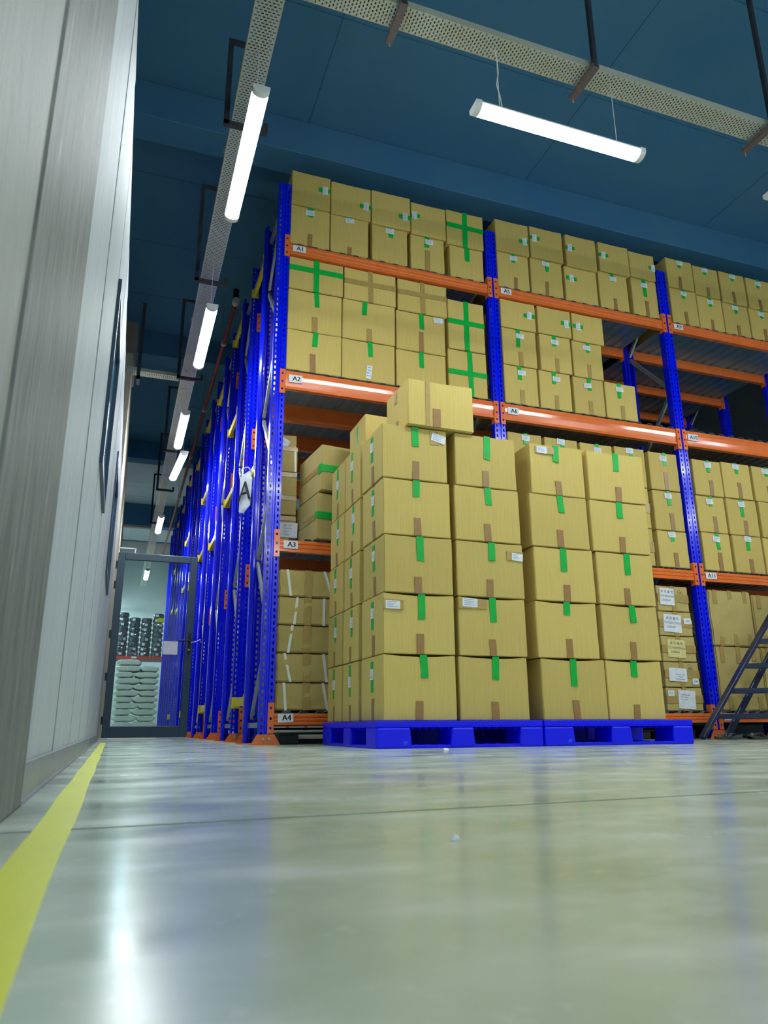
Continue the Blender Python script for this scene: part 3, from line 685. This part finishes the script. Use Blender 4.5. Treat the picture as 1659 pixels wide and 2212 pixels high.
shelf_boxes([(1.122, 1.612, ZB, 3.427, [('g', .52, 0, .36), ('b', .47, .55, 1, .05)]), (1.616, 2.112, ZB, 3.424, [('g', .52, 0, .38), ('p', .5, .78, .05, .13)]), (2.123, 2.612, ZB, 3.408, [('g', .5, 0, .42)]),
             (2.638, 3.035, ZB, 3.504, [('g', .56, 0, 1, .05), ('gh', .5, 0, 1, .05)])], 'above the A2 sticker', 'bottom layer', grp=G2)
shelf_boxes([(1.122, 1.612, 3.430, 3.826, [('g', .52, 0, .36), ('c', .5, .62, 1)]), (1.617, 2.117, 3.427, 3.824, [('g', .42, 0, .35), ('c', .5, .68, 1)]), (2.127, 2.615, 3.411, 3.806, [('g', .51, 0, .40), ('p', .86, .1, .09, .055), ('b', .5, .48, 1, .045)]),
             (2.650, 3.030, 3.508, 4.03, cross)], 'above the A2 sticker', 'second layer', grp=G2)
shelf_boxes([(1.122, 1.621, 3.830, 4.150, [('g', .5, 0, 1, .05), ('gh', .34, 0, 1, .05)]), (1.631, 2.129, 3.828, 4.150, [('ch', .42, 0, 1, .05), ('c', .5, 0, 1, .045)]), (2.145, 2.643, 3.812, 4.145, [('ch', .4, 0, 1, .05), ('c', .5, 0, 1, .045)])],
            'above the A2 sticker', 'third layer', y=5.622, grp=G2)
# middle bay
G3 = 'cardboard boxes above beam A5'
shelf_boxes([(3.207, 3.566, ZA, 4.689, std()), (3.586, 3.958, ZA, 4.700, std()), (3.987, 4.376, ZA, 4.690, side(.2, .34)), (4.400, 4.760, ZA, 4.722, std()), (4.812, 5.142, ZA, 4.735, [('g', .5, 0, .46), ('p', .5, .16, .085, .055), ('b', .55, .58, .98)])], 'above the A5 sticker', 'lower layer', grp=G3)
shelf_boxes([(3.198, 3.580, 4.693, 5.057, side(.87, .55)), (3.598, 3.983, 4.704, 5.070, side(.13, .38)), (4.020, 4.394, 4.694, 5.073, side(.12, .42)), (4.425, 4.806, 4.726, 5.076, side(.14, .45)), (4.812, 5.144, 4.739, 5.055, side(.92, .5))], 'above the A5 sticker', 'upper layer', y=5.61, grp=G3)
G4 = 'cardboard boxes between beams A5 and A6'
def tall(a=.45): return [('g', .5 + jit(.04), 0, a, .042), ('p', .5 + jit(.05), .18 + jit(.05), .085, .05), ('c', .52, .62, 1, .045)]
shelf_boxes([(3.214, 3.578, ZB, 3.441, tall(.36)), (3.597, 3.950, ZB, 3.441, tall(.33)), (3.977, 4.330, ZB, 3.434, tall(.33)), (4.343, 4.715, ZB, 3.434, tall(.42), .27)], 'above the A6 sticker', 'bottom layer', grp=G4)
shelf_boxes([(3.216, 3.592, 3.445, 3.838, tall(.5)), (3.630, 3.985, 3.445, 3.843, tall(.3)), (4.002, 4.350, 3.438, 3.832, tall(.28))], 'above the A6 sticker', 'second layer', grp=G4)
shelf_boxes([(3.214, 3.603, 3.842, 4.150, side(.82, .45)), (3.626, 4.009, 3.847, 4.150, side(.86, .5)), (4.024, 4.395, 3.836, 4.150, side(.18, .48))], 'above the A6 sticker', 'third layer', grp=G4)
carton(4.42, 4.79, ZB, 3.50, 5.92, .30, 'cardboard box with green tape standing behind the rightmost box on A6', [('g', .5, 0, .9, .04)], group=None)
# right bay
G5 = 'cardboard boxes above beam A9'
shelf_boxes([(5.318, 5.679, ZA, 4.722, std()), (5.683, 6.030, ZA, 4.698, std()), (6.037, 6.402, ZA, 4.681, std()), (6.413, 6.775, ZA, 4.679, std()), (6.785, 7.15, ZA, 4.68, std())], 'above the A9 sticker', 'lower layer', grp=G5)
shelf_boxes([(5.306, 5.664, 4.726, 5.09, std()), (5.671, 6.021, 4.702, 5.072, std()), (6.043, 6.405, 4.686, 5.080, std()), (6.424, 6.780, 4.684, 5.077, std()), (6.79, 7.16, 4.684, 5.07, std())], 'above the A9 sticker', 'upper layer', y=5.612, grp=G5)
ZC = 1.570
G6 = 'cardboard boxes between beams A10 and A11'
dstd = lambda a=.34: [('g', .52 + jit(.03), 0, a + jit(.06), .042), ('p', .5 + jit(.04), .12 + jit(.05), .085, .055), ('b', .56 + jit(.03), .55 + jit(.08), 1, .048)]
shelf_boxes([(5.319, 5.669, ZC, 1.956, dstd(.4)), (5.700, 6.074, ZC, 1.956, dstd(.36)), (6.095, 6.49, ZC, 1.956, dstd()), (6.51, 6.9, ZC, 1.956, dstd())], 'above the A11 sticker', 'bottom layer', grp=G6)
shelf_boxes([(5.312, 5.668, 1.960, 2.338, dstd(.25)), (5.686, 6.079, 1.960, 2.343, dstd(.45)), (6.112, 6.473, 1.960, 2.346, dstd()), (6.50, 6.88, 1.960, 2.346, dstd())], 'above the A11 sticker', 'second layer', grp=G6)
shelf_boxes([(5.318, 5.680, 2.345, 2.726, dstd(.33)), (5.690, 6.062, 2.350, 2.738, dstd(.3)), (6.092, 6.447, 2.350, 2.736, dstd(.3)), (6.47, 6.85, 2.350, 2.736, dstd(.3))], 'above the A11 sticker', 'third layer', grp=G6)
G7 = 'cardboard boxes between beam A6 and the shelf below'
yy = 5.622
for k, (x0, x1) in enumerate(((3.212, 3.575), (3.603, 3.965), (3.995, 4.360), (4.385, 4.735), (4.785, 5.135))):
    for L_, (z0, z1) in enumerate(((ZC, 1.935), (1.938, 2.345), (2.349, 2.748))):
        pass
        carton(x0, x1, z0, z1 - (.004 * (k % 3)), yy + abs(jit(.006)), SD, 'cardboard box under beam A6, %s, %s' % (['leftmost column', 'second column', 'third column', 'fourth column', 'rightmost column'][k], ['bottom layer', 'middle layer', 'top layer'][L_]), dstd(.32) if k != 3 else (dstd(.32) if L_ == 2 else [('ch', .5, 0, 1, .1)]), 'card', G7)
# small labelled cartons bottom of middle bay
ZD = .246
for k, (x0, x1, z0, z1) in enumerate(((4.704, 5.112, ZD, .452), (4.712, 5.105, .456, .682), (4.712, 5.100, .686, .918), (4.712, 5.092, .922, 1.148), (4.722, 5.084, 1.152, 1.392))):
    lab = ['bottom of the small carton stack right of the pallets, two torn white papers', 'small carton fourth from top with a torn grey paper and a circled number', 'small carton with a yellowed paper sheet reading CCFQDCDNSA, middle of its stack',
           'small carton with a clean white sheet and a handwritten slip, second from top', 'small carton topmost of its stack with a torn sheet and circled numbers'][k]
    t = carton(x0, x1, z0, z1, 5.65, .5, lab, [('ch', .5, 0, 1, .07), ('c', .5, 0, 1, .05)], 'card2', 'small labelled cartons right of the pallets')
    w_ = x1 - x0; h_ = z1 - z0
    LN = [('\u8fdb \u4ed3 \u7f16 \u53f7', .030, 0, .046), ('CCFQDCDNSA', .028, 0, .004), ('2200544', .028, -.018, -.034)]
    if k == 4: sheet('address_sheet', t, -.07, -.0062, h_ * .56, .165, .16, [M['paper'], M['ink']], LN[:1] + [('CCFQDCDNS', .026, 0, .004), ('2200544', .026, -.01, -.034)], .04); cs = [(.085, h_ * .72, .035, '19'), (.135, h_ * .4, .026, '15')]
    if k == 3: sheet('address_sheet', t, -.04, -.0062, h_ * .5, .20, .165, [M['paper'], M['ink']], LN, .05); sheet('handwritten_slip', t, .135, -.0062, h_ * .62, .085, .055, [M['paper'], M['ink']], [('24-5', .028, 0, 0)], -.02); cs = []
    if k == 2: sheet('address_sheet', t, -.03, -.0062, h_ * .5, .20, .165, [M['paper_y'], M['ink']], LN, .05); cs = []
    if k == 1: sheet('address_sheet', t, -.05, -.0062, h_ * .48, .20, .12, [M['paper'], M['ink']], [('ITEM NO. 12-08', .014, .02, .0), ('MADE IN', .014, .02, -.02), ('SHIPPING MARK', .014, .02, -.04)], .04); sheet('handwritten_slip', t, .14, -.0062, h_ * .22, .07, .055, [M['paper'], M['ink']], [('2140', .024, 0, 0)], 0); cs = [(.09, h_ * .72, .042, '10')]
    if k == 0: sheet('address_sheet', t, .02, -.0062, h_ * .47, .19, .165, [M['paper'], M['ink']], [('SHIPPING MARK', .014, -.01, .04), ('Part No. 00071', .012, -.03, .02), ('Carton No. 10', .012, -.03, 0)], .06); sheet('handwritten_slip', t, -.15, -.0062, h_ * .74, .07, .05, [M['paper'], M['ink']], [('24-5', .024, 0, 0)], 0); cs = []
    for cx, cz, r, s in cs:
        mb = MB(); n = 20
        mb.add([(cx + r * .8 * math.cos(a), -.0062, cz + r * math.sin(a)) for a in [k2 * 2 * math.pi / n for k2 in range(n)]] + [(cx + (r * .8 - .002) * math.cos(a), -.0062, cz + (r - .002) * math.sin(a)) for a in [k2 * 2 * math.pi / n for k2 in range(n)]], [(i, (i + 1) % n, n + (i + 1) % n, n + i) for i in range(n)])
        me = text_mesh(s, r); mb.add([(v.co.x + cx, -.0062, v.co.y + cz) for v in me.vertices], [tuple(p.vertices) for p in me.polygons])
        mb.build('circled_number', M['ink'], t)
# large crumpled cartons bottom right
for k, (x0, x1, z0, z1) in enumerate(((5.32, 5.872, ZD, .84), (5.32, 5.845, .844, 1.385), (5.882, 6.42, ZD, .84), (5.862, 6.41, .844, 1.36), (6.43, 7.0, ZD, .84))):
    carton(x0, x1, z0, z1, 5.645, .58, ['large crumpled carton on the A12 beam beside the blue post, lower', 'large crumpled carton with three tape strips under the A11 sticker', 'large crumpled carton behind the ladder, lower right', 'large crumpled carton behind the ladder, upper right', 'large crumpled carton at the right picture edge'][k],
           [('c', .15, 0, .26, .05), ('c', .5, 0, .26, .05), ('c', .85, 0, .22, .05), ('c', .2, .78, 1, .05), ('c', .52, .78, 1, .05), ('c', .85, .78, 1, .05)], 'card2', 'large crumpled cartons in the right bay', crush=1)
# strapped cartons bottom of left bay
for k, (z0, z1) in enumerate(((ZD, .449), (.453, .668), (.672, .882), (.886, 1.102), (1.106, 1.318))):
    x0, x1 = 1.128, 1.60
    sk = [(.13, -.0, .02), (.13, -.0, .05), (.25, -.0, -.03), (.32, 0, -.02), (.14, 0, .03)][k]
    t = carton(x0, x1, z0, z1, 5.64, .5, 'dented white-strapped carton on the A4 beam, %s of its stack' % ['bottom', 'second from bottom', 'middle', 'second from top', 'top'][k],
           [('w', sk[0], 0, 1, .02, sk[2])] + ([('w', .78, 0, 1, .02, [.04, .03, 0, .0, .07][k])] if k != 2 else []) + [('c', .5, 0, 1, .06)], 'card2', 'strapped cartons above beam A4', crush=1)
# left bay, A3 shelf: small mixed cartons at the back and two big ones
for k, (z0, z1, x1) in enumerate(((1.572, 1.870, 1.335), (1.874, 2.04, 1.335), (2.044, 2.26, 1.335), (2.264, 2.50, 1.335))):
    t = carton(1.13, x1, z0, z1, 6.02, .24, ['brown carton with a printed white address label above the A3 sticker', 'flat brown carton, second from bottom behind the A3 sticker', 'brown carton with a shadowed open flap, third above the A3 sticker', 'pale brown carton with a white strap, upper back of the A3 shelf'][k], [('ch', .1, 0, 1, .04)] + ([('w', .88, 0, 1)] if k == 3 else []), 'card2', 'mixed cartons at the back of the A3 shelf')
    if k == 0: sheet('printed_label', t, .04, -.0062, .165, .15, .13, [M['paper'], M['ink']], [('E&D  INC', .018, -.01, .04), ('MADE IN', .018, -.01, .013), ('C/NO.  1', .018, -.01, -.014), ('Model:', .018, -.02, -.041)])
t = carton(1.13, 1.33, 2.504, 2.62, 6.05, .2, 'small brown carton with a tilted printed sheet, topmost above the A3 sticker', [], 'card2', 'mixed cartons at the back of the A3 shelf')
sheet('tilted_sheet', t, -.03, -.0062, .05, .13, .07, [M['paper'], M['ink']], [('CHINA', .02, 0, .0)], .5)
t = carton(1.405, 1.93, ZC, 1.955, 5.60, .56, 'large creased carton with green tape band resting on the A3 beam', [('gh', .48, 0, .6, .055), ('ghL', .48, .9, 1, .055), ('chL', .5, 0, .9, .05)], 'card2', 'large creased cartons beside the pallet stack', rz=.10, crush=0)
t = carton(1.43, 1.95, 1.975, 2.37, 5.575, .56, 'large creased carton with crumpled green tape on top of another', [('gh', .52, 0, .35, .06), ('ghL', .52, .86, 1, .08), ('chL', .5, 0, .9, .05), ('b', .75, 0, .12, .1)], 'card2', 'large creased cartons beside the pallet stack', rz=.10, crush=0)
# second depth rows seen from the aisle through the end frames
def end_boxes(r, lv, z0, n, hs, y0, col='card'):
    z = z0
    for k in range(n):
        carton(1.125, 1.5, z, z + hs, y0 + abs(jit(.01)), .60, 'brown carton glimpsed between the blue posts of the rack rows behind', [], col, 'cartons glimpsed between the rack end posts')
        z += hs + .004
for r in range(1, 5):
    y0 = FR[r] + .06
    end_boxes(r, 1, ZA, 2, .37, y0); end_boxes(r, 2, ZB, 2 if r % 2 else 3, .37, y0); end_boxes(r, 3, ZC, 3, .37, y0, 'card2'); end_boxes(r, 4, ZD, 3, .38, y0, 'card2')

# ------------------------------------------------------------ pallets and their boxes
def pallet(x0, x1, label):
    W = x1 - x0; Dp = 1.2; t = thing('plastic_pallet', label, 'pallet', (x0, 4.2, 0), 0, 'blue plastic pallets')
    mb = MB(); mb.box(0, 0, .118, W, Dp, .124)
    mb.box(0, 0, .124, W, Dp, .1545)
    n = 8
    for k in range(1, n * 3): mb.box(W * k / (n * 3) - .002, .004, .105, W * k / (n * 3) + .002, .06, .118)
    for k in range(1, 18): mb.box(.004, Dp * k / 18 - .002, .105, .06, Dp * k / 18 + .002, .118)
    mb.build('top_deck', M['plastic'], t, bevel=.0025)
    bx = [(0, .225), (W / 2 - .085, W / 2 + .085), (W - .17, W)]; by = [(0, .2), (Dp / 2 - .08, Dp / 2 + .08), (Dp - .2, Dp)]
    for i, (a, b) in enumerate(bx):
        for j, (c, e) in enumerate(by):
            mb = MB(); tp = .012
            vs = [(a, c, .0), (b, c, .0), (b, e, .0), (a, e, .0), (a + (tp if i else 0), c, .118), (b - (tp if i < 2 else 0), c, .118), (b - (tp if i < 2 else 0), e, .118), (a + (tp if i else 0), e, .118)]
            mb.add(vs, [(0, 3, 2, 1), (4, 5, 6, 7), (0, 1, 5, 4), (1, 2, 6, 5), (2, 3, 7, 6), (3, 0, 4, 7)])
            mb.build('block', M['plastic'], t, bevel=.012, seg=2)
    for j, (c, e) in enumerate(by):
        mb = MB(); mb.box(.01, c + .006, .001, W - .01, e - .006, .018)
        for k in range(8): mb.box(.24 + k * W * .07, c + .02, .018, .24 + k * W * .07 + .03, e - .02, .021)
        mb.build('runner', M['plastic'], t, bevel=.002)
    for i, (a, b) in enumerate(bx):
        mb = MB(); mb.box(a + .006, .01, .001, b - .006, Dp - .01, .0175); mb.build('runner', M['plastic'], t, bevel=.002)
    return t
pallet(1.435, 2.535, 'blue plastic pallet on the floor, the left one, nearest the rack corner')
pallet(2.545, 3.69, 'blue plastic pallet on the floor, the right one, nearest the ladder')
lay = ['bottom', 'second', 'middle', 'fourth', 'top']
zz = [(.1555, .543), (.546, .918), (.921, 1.288), (1.291, 1.665), (1.668, 2.040)]
colx = [[(1.490, 1.970), (1.495, 1.974), (1.503, 1.972), (1.500, 1.968), (1.494, 1.957)],
        [(1.990, 2.473), (1.998, 2.482), (1.999, 2.488), (1.999, 2.481), (2.015, 2.476)],
        [(2.571, 3.059), (2.557, 3.030), (2.571, 3.040), (2.564, 3.025), (2.592, 3.028)],
        [(3.066, 3.517), (3.066, 3.530), (3.066, 3.538), (3.050, 3.538), (3.060, 3.548)]]
cn = ['front left corner', 'second column from left', 'third column from left', 'rightmost column']
gl = [[.36, .42, .44, .30, .38], [.36, .42, .33, .31, .46], [.46, .24, .43, .33, .33], [.28, .31, .42, .32, .38]]
for c in range(4):
    for k in range(5):
        x0, x1 = colx[c][k]; z0, z1 = zz[k]
        f = [('g', .52 + jit(.03), 0, gl[c][k], .048), ('b', .5 + jit(.02), .70 + jit(.05), 1, .048)]
        if c == 0: f += [('gL', .52, .08, .56, .045), ('pL', .52, .28, .05, .065, .0), ('bL', .56, .66, 1, .05)]
        if (c, k) == (0, 4): f += [('p', .87, .17, .1, .055, .25), ('c', .80, .05, .3, .06)]
        if (c, k) == (0, 1): f += [('p', .13, .2, .095, .05, 0), ('ch', .2, .0, .28, .06)]
        if (c, k) == (1, 1): f += [('p', .17, .1, .105, .055, .03), ('ch', .12, 0, .42, .06)]
        if (c, k) == (1, 2): f += [('p', .91, .24, .08, .05, .08), ('ch', .22, .75, 1, .06)]
        if (c, k) == (2, 4): f += [('p', .22, .12, .08, .05, .03), ('ch', .12, .1, .45, .05)]
        carton(x0, x1, z0, z1, 4.24 + abs(jit(.006)), .42, 'taped cardboard box on the blue pallets, %s, %s layer%s' % (cn[c], lay[k], ' from the bottom' if k in (1, 3) else ''), f, 'card', 'boxes stacked on the blue pallets', sag=.012 if k < 2 else .004)
sx = [[1.492, 1.492, 1.497, 1.50, 1.50], [1.488, 1.486, 1.49, 1.495, 1.50]]
ydep = [(4.725, 5.095), (5.105, 5.475)]
for rr in range(2):
    for k in range(5):
        z0, z1 = zz[k]; y0, y1 = ydep[rr]
        if k == 4: z1 += .05
        f = [('gL', .45 + .1 * (k % 2), .04, .58 + jit(.06), .036), ('pL', .45 + .1 * (k % 2), .33 + jit(.05), .05, .07, 0), ('bL', .48, .72, 1, .036)]
        if rr == 0 and k == 4: f += [('g', .42, 0, .2), ('p', .3, .05, .09, .05)]
        carton(sx[rr][k], sx[rr][k] + .46, z0, z1, y0, y1 - y0 - .006, 'taped cardboard box on the left pallet side, %s row back, %s layer%s' % (['second', 'third'][rr], lay[k], ' from the bottom' if k in (1, 3) else ''), f, 'card', 'boxes stacked on the blue pallets')
carton(1.668, 2.155, 2.0435, 2.378, 4.215, .40, 'single large plain box topmost on the front of the pallet stack', [('b', .43, .60, 1, .055), ('c', .3, 0, 1, .03), ('bL', .5, .72, 1, .04), ('cL', .45, 0, .3, .05)], 'card', 'boxes stacked on the blue pallets', rz=.015)
carton(1.625, 2.1, 2.095, 2.44, 5.0, .4, 'box with green tape topmost at the back left of the pallet stack', [('gL', .5, .1, .6, .036), ('g', .6, 0, .15), ('p', .55, .12, .09, .06)], 'card', 'boxes stacked on the blue pallets')
for k, (z0, z1) in enumerate(((ZC, 1.945), (1.949, 2.325), (2.329, 2.70))):
    t = carton(2.50, 2.80, z0, z1, 5.64, .4, ['box on the A3 shelf hidden low behind the pallet stack', 'box on the A3 shelf behind the pallet stack, middle of three', 'box with handwriting peeking out right of the single top box'][k], [] if k < 2 else [('p', .15, .2, .05, .1), ('b', .93, 0, 1, .03)], 'card')
    if k == 2: sheet('handwriting', t, .02, -.006, .30, .001, .001, [M['card'], M['ink']], [('MAKEUP', .034, 0, .03), ('WETTER', .034, 0, -.02)], -.06)

# ------------------------------------------------------------ clutter under the front rack, ladder, sandals
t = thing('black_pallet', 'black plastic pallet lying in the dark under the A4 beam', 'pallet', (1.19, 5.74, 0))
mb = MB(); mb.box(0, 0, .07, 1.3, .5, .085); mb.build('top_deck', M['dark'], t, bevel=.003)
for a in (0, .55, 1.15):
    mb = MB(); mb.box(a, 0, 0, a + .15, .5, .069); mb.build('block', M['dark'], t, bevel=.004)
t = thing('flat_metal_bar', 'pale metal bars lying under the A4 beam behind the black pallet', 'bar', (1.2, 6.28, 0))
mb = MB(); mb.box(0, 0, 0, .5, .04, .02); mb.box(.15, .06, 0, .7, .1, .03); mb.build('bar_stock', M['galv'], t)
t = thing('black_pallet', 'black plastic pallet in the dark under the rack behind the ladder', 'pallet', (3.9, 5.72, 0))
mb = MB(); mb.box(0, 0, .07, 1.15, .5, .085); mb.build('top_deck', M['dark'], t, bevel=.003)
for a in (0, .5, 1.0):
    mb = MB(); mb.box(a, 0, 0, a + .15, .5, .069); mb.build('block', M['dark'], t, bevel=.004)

t = thing('black_pallet', 'black pallet added to darken the space under the second rack row', 'pallet', (1.2, 7.14, 0))  # pallet added so the gap under the racks stays dark
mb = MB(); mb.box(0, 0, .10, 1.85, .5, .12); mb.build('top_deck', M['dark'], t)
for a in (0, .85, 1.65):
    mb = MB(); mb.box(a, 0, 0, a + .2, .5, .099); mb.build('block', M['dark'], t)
t = thing('step_ladder', 'dark navy metal step ladder leaning at the right picture edge', 'ladder', (4.72, 5.28, 0))
dx = 0.93; Hh = 1.75
mb = MB(); mb.bar((0, 0, 0.012), (Hh * dx * .95, 0, Hh), .03, .06, up=(0, 1, 0)); mb.build('side_rail', M['ladder'], t, bevel=.003)
mb = MB(); mb.bar((.64, -.42, 0.012), (.64 + Hh * dx * .95, -.42, Hh), .03, .06, up=(0, 1, 0)); mb.build('side_rail', M['ladder'], t, bevel=.003)
mb = MB(); mb.bar((.28, .02, .012), (.28 + 1.45 * .86, .02, 1.45), .05, .025, up=(0, 1, 0)); mb.bar((.29, .045, .012), (.29 + 1.45 * .86, .045, 1.45), .02, .05, up=(0, 1, 0)); mb.build('rear_rail', M['ladder'], t, bevel=.003)
for z in (.19, .405, .625, .85, 1.075, 1.3):
    x = z * dx * .95; mb = MB()
    P = [(x - .02, -.01), (x + .62, -.43), (x + .78, -.40), (x + .14, .03)]
    P = [(x - .01, -.005), (x + .63, -.425), (x + .75, -.40), (x + .11, .02)]
    mb.add([(a, b, z - .022) for a, b in P] + [(a, b, z + .022) for a, b in P], [(0, 3, 2, 1), (4, 5, 6, 7), (0, 1, 5, 4), (1, 2, 6, 5), (2, 3, 7, 6), (3, 0, 4, 7)])
    mb.build('step', M['ladder'], t, bevel=.003)

def flipflop(label, loc, rz):
    t = thing('flip_flop', label, 'sandal', loc, rz, 'flip-flops by the ladder')
    n = 24; out = []
    for k in range(n):
        a = 2 * math.pi * k / n; x = math.cos(a) * .135; wd = .046 - .008 * math.cos(a) * -1 + .005 * math.cos(2 * a); out.append((x, math.sin(a) * wd))
    def zc(x): return .004 + .030 * max(0, (abs(x) - .07) / .065) ** 2 * (1 if x > 0 else .4)
    mb = MB(); mb.add([(x, y, zc(x)) for x, y in out] + [(x * 1.01, y * 1.03, zc(x) + .016) for x, y in out], [(i, (i + 1) % n, n + (i + 1) % n, n + i) for i in range(n)] + [tuple(reversed(range(n))), tuple(range(n, 2 * n))])
    mb.build('sole', M['sandal'], t)
    mb = MB(); toe = (.075, .0, .022)
    for s in (-1, 1):
        pts = [toe, (.055, s * .012, .045), (.01, s * .035, .055), (-.04, s * .046, .022)]
        for a, b in zip(pts, pts[1:]): mb.bar(a, b, .022, .004)
    mb.build('thong_strap', M['strapb'], t)
    mb = MB(); mb.tube([(.075, 0, .014), (.07, 0, .045)], .004, 6); mb.build('toe_post', M['ring'], t)
    return t
flipflop('dark rubber flip-flop under the foot of the ladder', (4.86, 5.13, 0), -.1)
flipflop('dark rubber flip-flop at the right picture edge on the floor', (5.14, 5.1, 0), math.pi + .2)

# ------------------------------------------------------------ far end: sacks, coils, red beam
def sack_mesh(w, d, h, seed):
    rr = random.Random(seed); bm = bmesh.new(); bmesh.ops.create_cube(bm, size=2)
    bmesh.ops.subdivide_edges(bm, edges=bm.edges[:], cuts=6, use_grid_fill=True)
    for v in bm.verts:
        x, y, z = v.co
        e = (1 - min(1, abs(x)) ** 4) ** .5; e2 = (1 - .5 * min(1, abs(y)) ** 8) ** .5
        k = max(.1, e * e2)
        v.co = Vector((x * w / 2 * (1 - .06 * abs(z) * 0), y * d / 2, z * h / 2 * (.18 + .82 * k) + h / 2 + .006 * math.sin(x * 5 + seed) * (1 - abs(x))))
    me = bpy.data.meshes.new('sack'); bm.to_mesh(me); bm.free(); me.materials.append(M['sack']); me.polygons.foreach_set('use_smooth', [True] * len(me.polygons)); return me
def pal2(x, y):
    t = thing('plastic_pallet', 'far blue pallet under the sacks behind the glass door', 'pallet', (x, y, 0))
    mb = MB(); mb.box(0, 0, .10, 1.12, .9, .14); mb.build('top_deck', M['plastic'], t)
    for a in (0, .48, .97):
        mb = MB(); mb.box(a, 0, 0, a + .15, .9, .0995); mb.build('block', M['plastic'], t)
pal2(-.06, 20.0)
SM = [sack_mesh(.60, .8, .150, 1), sack_mesh(.44, .8, .150, 2)]
z = .142
for k in range(10):
    h = .150
    for j in range(2):
        big = (k + j) % 2
        me = SM[0] if big else SM[1]
        if k % 2 == j: pass
        cx = (.19 if j == 0 else .72) if not (k % 2) else (.27 if j == 0 else .79)
        me = (SM[1] if j == 0 else SM[0]) if not (k % 2) else (SM[0] if j == 0 else SM[1])
        o = put('sack', me, None, (cx + jit(.012), 20.42, z)); o.rotation_euler = (0, 0, jit(.02))
        tag(o, 'white woven sack on the far pallet, %s layer from the floor, %s side' % (ordw[k], ['left', 'right'][j]), 'sack', 'sacks stacked behind the glass door')
    z += h + .002
o = put('sack', SM[0], None, (.27, 20.42, z)); tag(o, 'topmost white woven sack of the far pile', 'sack', 'sacks stacked behind the glass door')
t = thing('far_rack_beam', 'red rack beam carrying wrapped coils at the far end', 'rack beam', (-.12, 20.6, 1.86))
mb = MB(); mb.box(0, 0, 0, 1.5, .05, .085); mb.build('beam_body', M['redbeam'], t)
sheet('beam_sticker', t, .5, -.001, .045, .12, .05, [M['paper'], M['ink']])
mb = MB(); mb.box(0, .06, .03, 1.5, 1.2, .084); mb.build('deck_board', M['dark'], t)
for xx in (-.04, 1.42):
    mb = MB(); mb.box(xx, .05, -1.86, xx + .08, .13, 2.2) if xx > 0 else mb.box(xx + .0, 1.1, -1.86, xx + .08, 1.18, 1.2); mb.build('post', M['blue'], t)
def coil_mesh(seed):
    mb = MB(); rr = random.Random(seed); n = 20; R = .14; H = .125
    prof = [(.06, .004), (.12, 0), (.14, .02), (.143, .05), (.146, .065), (.142, .1), (.13, .12), (.06, .122)]
    vs = []; 
    for k in range(n):
        a = 2 * math.pi * k / n
        for r, z in prof: q = r + rr.uniform(-.003, .003); vs.append((q * math.cos(a), q * math.sin(a), z + rr.uniform(-.002, .002)))
    m = len(prof); mb.add(vs, [(k * m + i, ((k + 1) % n) * m + i, ((k + 1) % n) * m + i + 1, k * m + i + 1) for k in range(n) for i in range(m - 1)] + [(k * m + m - 1, ((k + 1) % n) * m + m - 1, ((k + 1) % n) * m, k * m) for k in range(n)])
    return mb.mesh('coil', M['coil'])
CM = [coil_mesh(1), coil_mesh(2)]
mb = MB(); mb.box(-.035, -.1475, .03, .035, -.1445, .09); STK = mb.mesh('sticker', M['paper'])
mb = MB(); mb.box(-.04, -.148, .03, .02, -.1445, .08); STR = mb.mesh('red_sticker', M['red'])
for c in range(4):
    for k in range([9, 8, 8, 9][c]):
        t = thing('wrapped_coil', 'black plastic-wrapped coil on the far red beam, %s column, %s from the beam' % (ordw[c], ordw[k]), 'coil', (.04 + c * .297, 20.86, 1.946 + k * .128), jit(.5), 'wrapped coils stacked on the far rack')
        put('coil', CM[(c + k) % 2], t)
        if random.random() < .75: put('sticker', STK, t)
        if c == 0 and k in (2, 4, 5): q = put('red_sticker', STR, t); q.rotation_euler = (0, 0, .5)
t = thing('hi_vis_cloth', 'bright yellow folded cloth lying on the far coil stacks', 'cloth', (.98, 20.67, 1.946 + 8 * .128 - .08 - .04))
mb = MB(); mb.prism([(-.12, 0), (.12, 0), (.1, .08), (.0, .12), (-.08, .09)], -.03, -.005, 'y'); mb.build('cloth', M['hivis'], t)

# small litter on the floor
mb = MB(); mb.add([(0, 0, .0005), (.006, .001, .0008), (.007, .006, .003), (.001, .005, .004), (.003, .003, .005)], [(0, 1, 4), (1, 2, 4), (2, 3, 4), (3, 0, 4), (0, 3, 2, 1)])
o = mb.build('paper_scrap', M['paper']); o.location = (.36, .80, 0); o.scale = (1.8, 1.8, 1.3); tag(o, 'tiny white paper scrap on the bare floor in the foreground', 'scrap')
mb = MB(); mb.add([(0, 0, .0005), (.03, .002, .0008), (.034, .02, .008), (.004, .016, .01), (.015, .01, .012)], [(0, 1, 4), (1, 2, 4), (2, 3, 4), (3, 0, 4), (0, 3, 2, 1)])
o = mb.build('paper_scrap', M['paper']); o.location = (1.68, 3.8, 0); tag(o, 'small white paper scrap on the floor before the left pallet', 'scrap')
